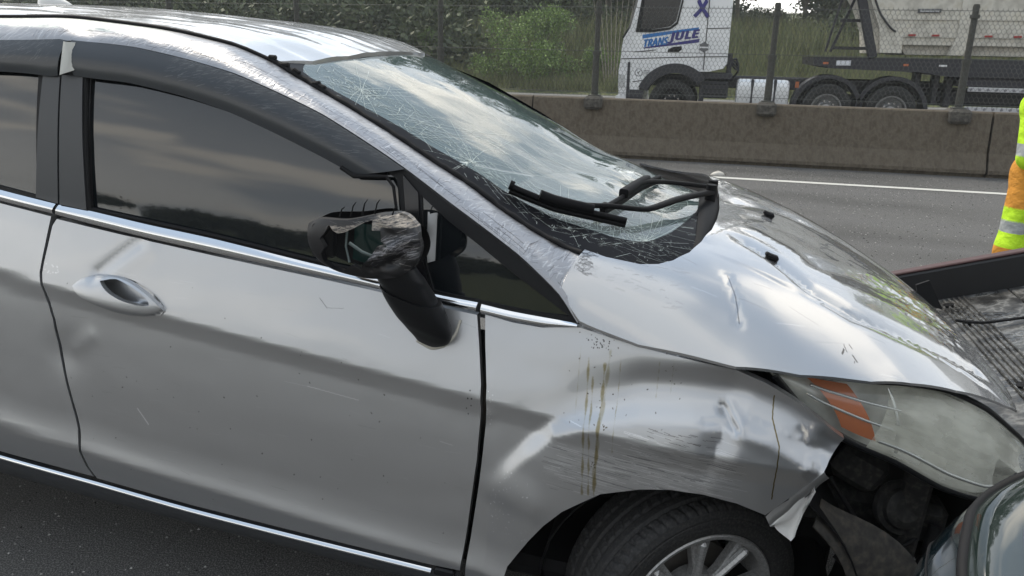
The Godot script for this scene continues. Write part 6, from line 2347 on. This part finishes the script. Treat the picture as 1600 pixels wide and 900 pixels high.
	for x in [4.38, 7.2, 10.0]:
		plate(tub, "support_rib", [[x - 0.10, 1.60], [x + 0.0, 1.95], [x - 0.02, 4.0], [x + 0.30, 4.0], [x + 0.30, 1.95], [x + 0.14, 1.60]], Z + 0.06, 0.2, cream)
	for k in 4:
		plate(tub, "side_rib", [[3.2, 2.24 + k * 0.42], [3.2, 2.29 + k * 0.42], [12.3, 2.31 + k * 0.42], [12.3, 2.26 + k * 0.42]], Z + 0.045, 0.03, cream)
	for x in [3.52, 3.94, 4.86, 5.36]:
		plate(tub, "red_reflector", [[x, 1.94], [x, 1.975], [x + 0.13, 1.978], [x + 0.13, 1.943]], Z + 0.05, 0.03, mat(lin(0.30, 0.022, 0.02), 0.35))
	plate(tub, "maker_plate", [[3.62, 2.37], [3.62, 2.44], [4.03, 2.445], [4.03, 2.375]], Z + 0.055, 0.03, mat(lin(0.07, 0.07, 0.075), 0.5))
	words("RANDON", white, tub, "lettering", Rect2(3.66, 2.385, 0.33, 0.042), Z + 0.055)
	# tipping ram and the ladder frame ahead of the body
	st = begin()
	bar(st, Vector3(2.50, 2.9, Z + 0.0), Vector3(2.94, 1.52, Z + 0.0), 0.14, 0.17, 0.02)
	put("tipping_ram", st.commit(), frame, t)
	st = begin()
	bar(st, Vector3(2.62, 2.9, Z - 0.5), Vector3(2.20, 1.62, Z - 0.5), 0.05, 0.05)
	bar(st, Vector3(2.32, 2.9, Z - 0.3), Vector3(2.08, 1.62, Z - 0.3), 0.04, 0.04)
	for q in [[1.70, 2.2, 2.9], [2.23, 2.3, 2.72]]:
		bar(st, Vector3(q[1], q[0], Z - 0.4), Vector3(q[2], q[0], Z - 0.4), 0.04, 0.06)
	put("ladder_frame", st.commit(), frame, t)
	st = begin()
	tube(st, curve([Vector3(2.78, 2.7, Z + 0.07), Vector3(2.95, 2.35, Z + 0.08), Vector3(3.18, 2.08, Z + 0.07), Vector3(3.28, 2.02, Z + 0.06)], 14), 0.018, 0.018, 6)
	put("hydraulic_hose", st.commit(), frame, tub)

# ------------------------------------------------------------------ the tilted tow bed by the car's nose
func build_tow_bed():
	var t := thing("tow_bed", "tilted steel tow bed with scuffed deck and black side rail, right of hood", "tow truck bed")
	var tilt := atan(0.3)
	t.position = Vector3(0.84, 0.435, -3.56)
	t.rotation.z = tilt
	var deck := mat(Color.WHITE, 0.3)
	deck.albedo_texture = noise_tex(101, 0.012, [[0.25, lin(0.03, 0.03, 0.03)], [0.5, lin(0.075, 0.075, 0.073)], [0.64, lin(0.17, 0.17, 0.165)], [0.8, lin(0.06, 0.06, 0.058)]], 512, 5)
	deck.metallic = 0.15
	deck.normal_enabled = true
	deck.normal_texture = bump_tex(102, 0.05, 4.0, 512, 5)
	deck.normal_scale = 0.35
	world_mapped(deck, 1.3, false)
	var rw := NoiseTexture2D.new()
	deck.roughness_texture = noise_tex(103, 0.01, [[0.3, Color(0.35, 0.35, 0.35)], [0.7, Color(1, 1, 1)]], 256, 4)
	deck.roughness = 0.5
	var st := begin()
	# deck plates, side by side
	var x := 0.0
	var k := 0
	while x < 4.6:
		var w: float = 0.46
		st = begin()
		box(st, Vector3(x + w / 2, -0.012, 1.00), Vector3(w - 0.006, 0.024, 2.16), 0.004)
		put("deck_plate", st.commit(), deck, t)
		x += w
		k += 1
	# a group of raised tread bars across the first plates
	for g in [0.185, 1.1, 2.0]:
		for i in 6:
			st = begin()
			box(st, Vector3(g + i * 0.020, 0.004, 0.99), Vector3(0.009, 0.010, 2.10), 0.003)
			put("tread_bar", st.commit(), deck, t)
	for q in [[0.205, 0.03], [0.217, 0.27], [0.21, 0.9]]:
		st = begin()
		lathe(st, [Vector2(0.0, 0.011), Vector2(0.016, 0.010), Vector2(0.018, 0.0105), Vector2(0.021, 0.010), Vector2(0.022, 0.006)], Vector3(q[0], 0, q[1]), Vector3.UP, 20)
		put("lashing_hole", st.commit(), M.black, t)
	st = begin()
	box(st, Vector3(2.3, 0.060, -0.11), Vector3(4.64, 0.15, 0.05), 0.008)
	var rail := put("side_rail", st.commit(), mat(lin(0.010, 0.010, 0.011), 0.55), t)
	st = begin()
	box(st, Vector3(2.3, 0.142, -0.115), Vector3(4.64, 0.012, 0.05), 0.004)
	put("rail_cap", st.commit(), mat(lin(0.065, 0.030, 0.030), 0.6), rail)
	st = begin()
	box(st, Vector3(2.3, 0.055, 2.10), Vector3(4.64, 0.05, 0.04), 0.008)
	put("side_rail", st.commit(), M.black, t)
	st = begin()
	for z in [0.65, 1.45]:
		box(st, Vector3(2.3, -0.12, z), Vector3(4.5, 0.18, 0.09), 0.01)
	for i in 6:
		box(st, Vector3(0.3 + i * 0.8, -0.06, 1.05), Vector3(0.06, 0.07, 2.0), 0.01)
	put("under_frame", st.commit(), M.black, t)
	st = begin()
	tube(st, curve([Vector3(0.16, 0.05, 0.34), Vector3(0.24, 0.026, 0.345), Vector3(0.38, 0.02, 0.345), Vector3(0.8, 0.02, 0.36), Vector3(2.0, 0.02, 0.6)], 40), 0.006, 0.006, 6)
	put("winch_cable", st.commit(), M.rubber, t)

# ------------------------------------------------------------------ the corner of a dark green car right beside the viewer
func build_dark_car():
	var c := thing("dark_green_car", "glossy dark green car corner with black-edged glass, at the lower right edge", "car")
	var paint := mat(lin(0.006, 0.012, 0.016), 0.10)
	paint.clearcoat_enabled = true
	paint.clearcoat = 1.0
	paint.clearcoat_roughness = 0.03
	var C := Vector3(1.06, 0.62, -0.95)
	var spow := func(v: float) -> float: return signf(v) * pow(absf(v), 2.0 / 2.4)
	var shape := func(u: float, v: float, off: float) -> Vector3:
		var rz: float = 0.558 if sin(v) < 0.0 else 0.95
		var p := Vector3((0.741 + off) * spow.call(cos(u)) * spow.call(cos(v)), (0.414 + off) * spow.call(sin(u)), (rz + off) * spow.call(cos(u)) * spow.call(sin(v)))
		return C + p
	# nose shell: v runs round from the far side over the nose (v = pi) to the near side
	var st := begin()
	var g := []
	for i in 41:
		var row := []
		for j in 61:
			row.append(shape.call(lerpf(-0.9, PI / 2, i / 40.0), lerpf(-PI * 0.5, -PI * 1.5, j / 60.0), 0.0))
		g.append(row)
	sheet(st, g, Vector3.UP, false, C)
	# straight on behind the nose
	g = []
	for i in 5:
		var row := []
		for j in 41:
			var u: float = lerpf(-0.9, PI + 0.9, j / 40.0)
			var far: bool = u < PI / 2
			var p: Vector3 = shape.call(minf(u, PI - u), -PI * 0.5 if far else PI * 0.5, 0.0)
			p.x = C.x + i * 0.35
			row.append(p)
		g.append(row)
	sheet(st, g, Vector3.UP, false, C + Vector3(0.7, 0, 0))
	put("body", st.commit(), paint, c)
	# side glass with its thick black seal, a blue-grey pillar beyond it
	var on_nose := func(q: Array, off: float) -> Vector3: return shape.call(q[0], -PI + q[1], off)
	var edge := [[0.37, -0.30], [0.41, -0.10], [0.44, 0.06], [0.47, 0.17], [0.49, 0.28], [0.49, 0.38], [0.52, 0.48], [0.60, 0.56], [0.75, 0.64]]
	var pillar := [[0.48, -0.42], [0.55, -0.16], [0.60, 0.0], [0.635, 0.09], [0.66, 0.18], [0.69, 0.25], [0.73, 0.33], [0.79, 0.40], [0.90, 0.47]]
	g = []
	for i in edge.size():
		var row := []
		for j in 11:
			var t := j / 10.0
			row.append(on_nose.call([lerpf(edge[i][0], pillar[i][0], t), lerpf(edge[i][1], pillar[i][1], t)], 0.004 + 0.006 * sin(PI * t)))
		g.append(row)
	var fine := []
	for i in 33:
		var row := []
		for j in 11:
			var col := []
			for r in g:
				col.append(r[j])
			row.append(curve(col, 33)[i])
		fine.append(row)
	st = begin()
	sheet(st, fine, Vector3(-0.6, 0.7, 0.4))
	var gl := mat(lin(0.016, 0.024, 0.022), 0.04)
	gl.metallic_specular = 0.9
	put("side_glass", st.commit(), gl, c)
	st = begin()
	tube(st, curve(edge.map(func(q): return on_nose.call(q, 0.003)), 40), 0.0095, 0.0095, 8)
	put("black_seal", st.commit(), M.rubber, c)
	st = begin()
	tube(st, curve(pillar.map(func(q): return on_nose.call([q[0] + 0.03, q[1] - 0.04], 0.0)), 40), 0.024, 0.024, 12)
	put("blue_grey_pillar", st.commit(), mat(lin(0.060, 0.066, 0.105), 0.3), c)
	st = begin()
	tube(st, curve([[0.20, 0.55], [0.25, 0.44], [0.285, 0.34], [0.30, 0.22], [0.30, 0.0]].map(func(q): return on_nose.call(q, 0.0004)), 20), 0.0020, 0.0020, 6)
	put("panel_gap", st.commit(), M.black, c)

# ------------------------------------------------------------------ the person in hi-vis clothes at the right edge
# surface nets over a smooth union of tapered capsules: bones are [a, b, ra, rb]
func nets(st: SurfaceTool, bones: Array, cell: float, k: float, color: Callable):
	var lo := Vector3(1e9, 1e9, 1e9)
	var hi := -lo
	for b in bones:
		for e in 2:
			var r: float = maxf(b[2], b[3]) + cell * 3 + k * 0.5
			lo = lo.min(b[e] - Vector3.ONE * r)
			hi = hi.max(b[e] + Vector3.ONE * r)
	var n := Vector3i(((hi - lo) / cell).ceil()) + Vector3i.ONE
	var val := {}
	for b in bones:
		var r: float = maxf(b[2], b[3]) + cell * 2.5 + k * 0.5
		var bl: Vector3 = (b[0] as Vector3).min(b[1]) - Vector3.ONE * r
		var bh: Vector3 = (b[0] as Vector3).max(b[1]) + Vector3.ONE * r
		var i0 := Vector3i(((bl - lo) / cell).floor()).clamp(Vector3i.ZERO, n)
		var i1 := Vector3i(((bh - lo) / cell).ceil()).clamp(Vector3i.ZERO, n)
		var ab: Vector3 = b[1] - b[0]
		var l2: float = maxf(ab.length_squared(), 1e-9)
		for x in range(i0.x, i1.x + 1):
			for y in range(i0.y, i1.y + 1):
				for z in range(i0.z, i1.z + 1):
					var p := lo + Vector3(x, y, z) * cell
					var t: float = clampf((p - b[0]).dot(ab) / l2, 0.0, 1.0)
					var d: float = p.distance_to(b[0] + ab * t) - lerpf(b[2], b[3], t)
					if d > r:
						continue
					var key := (x * 1024 + y) * 1024 + z
					if val.has(key):
						var a: float = val[key]
						var h: float = clampf(0.5 + 0.5 * (a - d) / k, 0.0, 1.0)
						val[key] = lerpf(a, d, h) - k * h * (1.0 - h)
					else:
						val[key] = d
	var verts := {}
	var big := 0.05
	var at := func(x: int, y: int, z: int) -> float: return val.get((x * 1024 + y) * 1024 + z, big)
	var cells := {}
	for key in val:
		if absf(val[key]) < cell * 1.8:
			var x: int = key / 1048576
			var y: int = (key / 1024) % 1024
			var z: int = key % 1024
			for dx in [0, -1]:
				for dy in [0, -1]:
					for dz in [0, -1]:
						cells[Vector3i(x + dx, y + dy, z + dz)] = true
	for c in cells:
		var s := Vector3.ZERO
		var m := 0
		var v := []
		for e in 8:
			v.append(at.call(c.x + (e & 1), c.y + ((e >> 1) & 1), c.z + (e >> 2)))
		for e in 8:
			for ax in 3:
				if not (e & (1 << ax)):
					var f := e | (1 << ax)
					if (v[e] < 0.0) != (v[f] < 0.0):
						var t: float = v[e] / (v[e] - v[f])
						var p := Vector3(e & 1, (e >> 1) & 1, e >> 2)
						p[ax] += t
						s += p
						m += 1
		if m:
			var gx: float = v[1] + v[3] + v[5] + v[7] - v[0] - v[2] - v[4] - v[6]
			var gy: float = v[2] + v[3] + v[6] + v[7] - v[0] - v[1] - v[4] - v[5]
			var gz: float = v[4] + v[5] + v[6] + v[7] - v[0] - v[1] - v[2] - v[3]
			verts[c] = [lo + (Vector3(c) + s / m) * cell, Vector3(gx, gy, gz).normalized()]
	for c in verts:
		for ax in 3:
			var u := Vector3i.ZERO
			var w := Vector3i.ZERO
			u[(ax + 1) % 3] = 1
			w[(ax + 2) % 3] = 1
			var o := Vector3i.ZERO
			o[ax] = 1
			var a: float = at.call(c.x, c.y, c.z)
			var b: float = at.call(c.x + o.x, c.y + o.y, c.z + o.z)
			if (a < 0.0) == (b < 0.0):
				continue
			var q := [c, c - u, c - u - w, c - w]
			if not (verts.has(q[1]) and verts.has(q[2]) and verts.has(q[3])):
				continue
			for f in [[0, 1, 2], [0, 2, 3]]:
				var A: Array = verts[q[f[0]]]
				var B: Array = verts[q[f[1]]]
				var D: Array = verts[q[f[2]]]
				st.set_color(color.call((A[0] + B[0] + D[0]) / 3.0))
				tri(st, A[0], B[0], D[0], A[1], B[1], D[1])

func build_person():
	var o := thing("person", "person in yellow hi-vis jacket and orange trousers with reflective knee bands, right edge", "person")
	o.position = Vector3(1.89, -0.012, -5.05)
	# local axes: x to the picture's right, z to the viewer
	var hipL := Vector3(-0.10, 0.90, 0.02)
	var hipR := Vector3(0.11, 0.90, -0.05)
	var kneeL := Vector3(-0.155, 0.49, 0.08)
	var kneeR := Vector3(0.13, 0.49, 0.05)
	var ankL := Vector3(-0.12, 0.09, -0.03)
	var ankR := Vector3(0.14, 0.09, -0.10)
	var pelvis := Vector3(0.0, 0.93, -0.02)
	var chest := Vector3(0.02, 1.22, 0.03)
	var neck := Vector3(0.03, 1.38, 0.06)
	var head := Vector3(0.03, 1.53, 0.09)
	var shL := Vector3(-0.165, 1.285, 0.03)
	var shR := Vector3(0.21, 1.285, 0.02)
	var elL := Vector3(-0.175, 1.02, 0.10)
	var elR := Vector3(0.27, 1.03, 0.06)
	var wrL := Vector3(-0.09, 0.80, 0.24)
	var wrR := Vector3(0.22, 0.82, 0.24)
	var skin := mat(lin(0.30, 0.17, 0.11), 0.55)
	var st := begin()
	var one := func(_p: Vector3) -> Color: return Color.WHITE
	nets(st, [[pelvis, chest, 0.12, 0.13], [chest, neck, 0.10, 0.055], [neck, head + Vector3(0, -0.05, 0), 0.055, 0.06], [head + Vector3(0, 0.02, -0.01), head + Vector3(0, -0.03, 0.015), 0.098, 0.078], [head + Vector3(0, -0.08, 0.045), head + Vector3(0, -0.02, 0.05), 0.045, 0.05], [head + Vector3(0, 0.005, 0.095), head + Vector3(0, -0.03, 0.112), 0.012, 0.018], [head + Vector3(-0.088, 0, 0), head + Vector3(-0.092, -0.035, 0.0), 0.018, 0.012], [head + Vector3(0.088, 0, 0), head + Vector3(0.092, -0.035, 0.0), 0.018, 0.012], [shL, elL, 0.05, 0.042], [elL, wrL, 0.043, 0.030], [shR, elR, 0.05, 0.042], [elR, wrR, 0.043, 0.030], [hipL, kneeL, 0.08, 0.055], [kneeL, ankL, 0.052, 0.038], [hipR, kneeR, 0.08, 0.055], [kneeR, ankR, 0.052, 0.038]], 0.014, 0.03, one)
	put("body", st.commit(), skin, o)
	# eyes, mouth line and short dark hair
	st = begin()
	for s in [-1, 1]:
		lathe(st, [Vector2(0.0, 0.009), Vector2(0.006, 0.007), Vector2(0.009, 0.0)], head + Vector3(s * 0.034, 0.012, 0.083), Vector3(0, 0, 1), 12)
	put("eye", st.commit(), mat(lin(0.05, 0.04, 0.035), 0.2), o)
	st = begin()
	tube(st, [head + Vector3(-0.025, -0.065, 0.092), head + Vector3(0, -0.063, 0.099), head + Vector3(0.025, -0.065, 0.092)], 0.005, 0.005, 6)
	put("mouth", st.commit(), mat(lin(0.22, 0.09, 0.07), 0.5), o)
	st = begin()
	nets(st, [[head + Vector3(0, 0.045, -0.025), head + Vector3(0, 0.0, -0.045), 0.090, 0.085], [head + Vector3(0, 0.07, 0.03), head + Vector3(0, 0.06, -0.02), 0.055, 0.07]], 0.010, 0.02, one)
	put("hair", st.commit(), mat(lin(0.012, 0.010, 0.009), 0.7), o)
	# jacket: yellow with silver bands; trousers: orange with yellow and silver bands at the knee
	var cloth := mat(Color.WHITE, 0.85)
	cloth.vertex_color_use_as_albedo = true
	cloth.normal_enabled = true
	cloth.normal_texture = bump_tex(111, 0.012, 9.0, 256, 4)
	cloth.normal_scale = 1.0
	world_mapped(cloth, 3.0, false)
	var yellow := Color(0.50, 0.80, 0.02)
	var silver_c := Color(0.34, 0.36, 0.36)
	var orange := Color(0.62, 0.27, 0.035)
	st = begin()
	nets(st, [[pelvis + Vector3(-0.04, 0.03, 0), chest, 0.145, 0.150], [pelvis + Vector3(0.05, 0.03, 0), chest + Vector3(0.03, 0, 0), 0.145, 0.150], [chest, neck + Vector3(0, -0.03, 0), 0.13, 0.078], [shL + Vector3(0.05, 0.0, 0), shL + Vector3(-0.005, -0.02, 0), 0.08, 0.075], [shR + Vector3(-0.05, 0.0, 0), shR + Vector3(0.01, -0.02, 0), 0.08, 0.075], [shL, elL + Vector3(0, -0.02, 0.01), 0.075, 0.072], [shR, elR + Vector3(0, -0.02, 0.01), 0.075, 0.072], [neck + Vector3(-0.05, 0.01, 0), neck + Vector3(-0.06, 0.045, 0.0), 0.03, 0.022], [neck + Vector3(0.05, 0.01, 0), neck + Vector3(0.06, 0.045, 0.0), 0.03, 0.022]], 0.012, 0.035, func(p: Vector3) -> Color:
		if p.y > 1.010 and p.y < 1.075:
			return silver_c
		if p.y > 1.10 and absf(absf(p.x - 0.02) - 0.10 - (1.3 - p.y) * 0.05) < 0.025:
			return silver_c
		return yellow)
	put("jacket", st.commit(), cloth, o)
	st = begin()
	nets(st, [[hipL + Vector3(0, 0.02, 0), kneeL, 0.118, 0.092], [kneeL, kneeL + Vector3(0, -0.08, -0.005), 0.094, 0.092], [kneeL + Vector3(0, -0.05, 0), ankL + Vector3(0, -0.0, 0), 0.092, 0.078], [hipR + Vector3(0, 0.02, 0), kneeR, 0.118, 0.092], [kneeR, ankR, 0.092, 0.078], [hipL, hipR, 0.125, 0.125], [pelvis + Vector3(-0.03, 0, 0), pelvis + Vector3(0.03, 0.03, 0), 0.13, 0.13]], 0.012, 0.03, func(p: Vector3) -> Color:
		if p.y > 0.495 and p.y < 0.715:
			return silver_c if p.y > 0.578 and p.y < 0.645 else yellow
		return orange)
	put("trousers", st.commit(), cloth, o)
	# boots
	for q in [ankL, ankR]:
		st = begin()
		nets(st, [[q, q + Vector3(0, -0.03, 0), 0.055, 0.055], [q + Vector3(0, -0.045, -0.03), q + Vector3(0.01, -0.055, 0.15), 0.044, 0.040]], 0.010, 0.03, one)
		put("boot", st.commit(), M.rubber, o)
	# gloves with five fingers
	var gm := mat(lin(0.62, 0.63, 0.62), 0.7)
	for q in [[wrL, elL, 1.0], [wrR, elR, -1.0]]:
		var d: Vector3 = (q[0] - q[1]).normalized()
		var side: Vector3 = d.cross(Vector3(0, 0.4, 1)).normalized() * q[2]
		var nrm := d.cross(side).normalized()
		var bones := [[q[0] - d * 0.03, q[0] + d * 0.01, 0.036, 0.036], [q[0] + d * 0.02 - side * 0.02, q[0] + d * 0.09 - side * 0.026, 0.022, 0.019], [q[0] + d * 0.02 + side * 0.02, q[0] + d * 0.09 + side * 0.026, 0.022, 0.019]]
		for f in 4:
			var l: float = [0.070, 0.080, 0.076, 0.058][f]
			var b0: Vector3 = q[0] + d * 0.09 + side * (f - 1.5) * 0.021
			var b1: Vector3 = b0 + (d * 0.9 + nrm * 0.35).normalized() * l * 0.5
			bones.append([b0, b1, 0.0115, 0.0105])
			bones.append([b1, b1 + (d * 0.6 + nrm * 0.8).normalized() * l * 0.5, 0.0105, 0.009])
		var t0: Vector3 = q[0] + d * 0.03 + side * 0.034
		bones.append([t0, t0 + (d * 0.6 + side * 0.7 + nrm * 0.2).normalized() * 0.036, 0.013, 0.012])
		bones.append([t0 + (d * 0.6 + side * 0.7 + nrm * 0.2).normalized() * 0.036, t0 + (d * 1.1 + side * 0.6 + nrm * 0.4).normalized() * 0.066, 0.012, 0.010])
		st = begin()
		nets(st, bones, 0.005, 0.006, one)
		put("glove", st.commit(), gm, o)
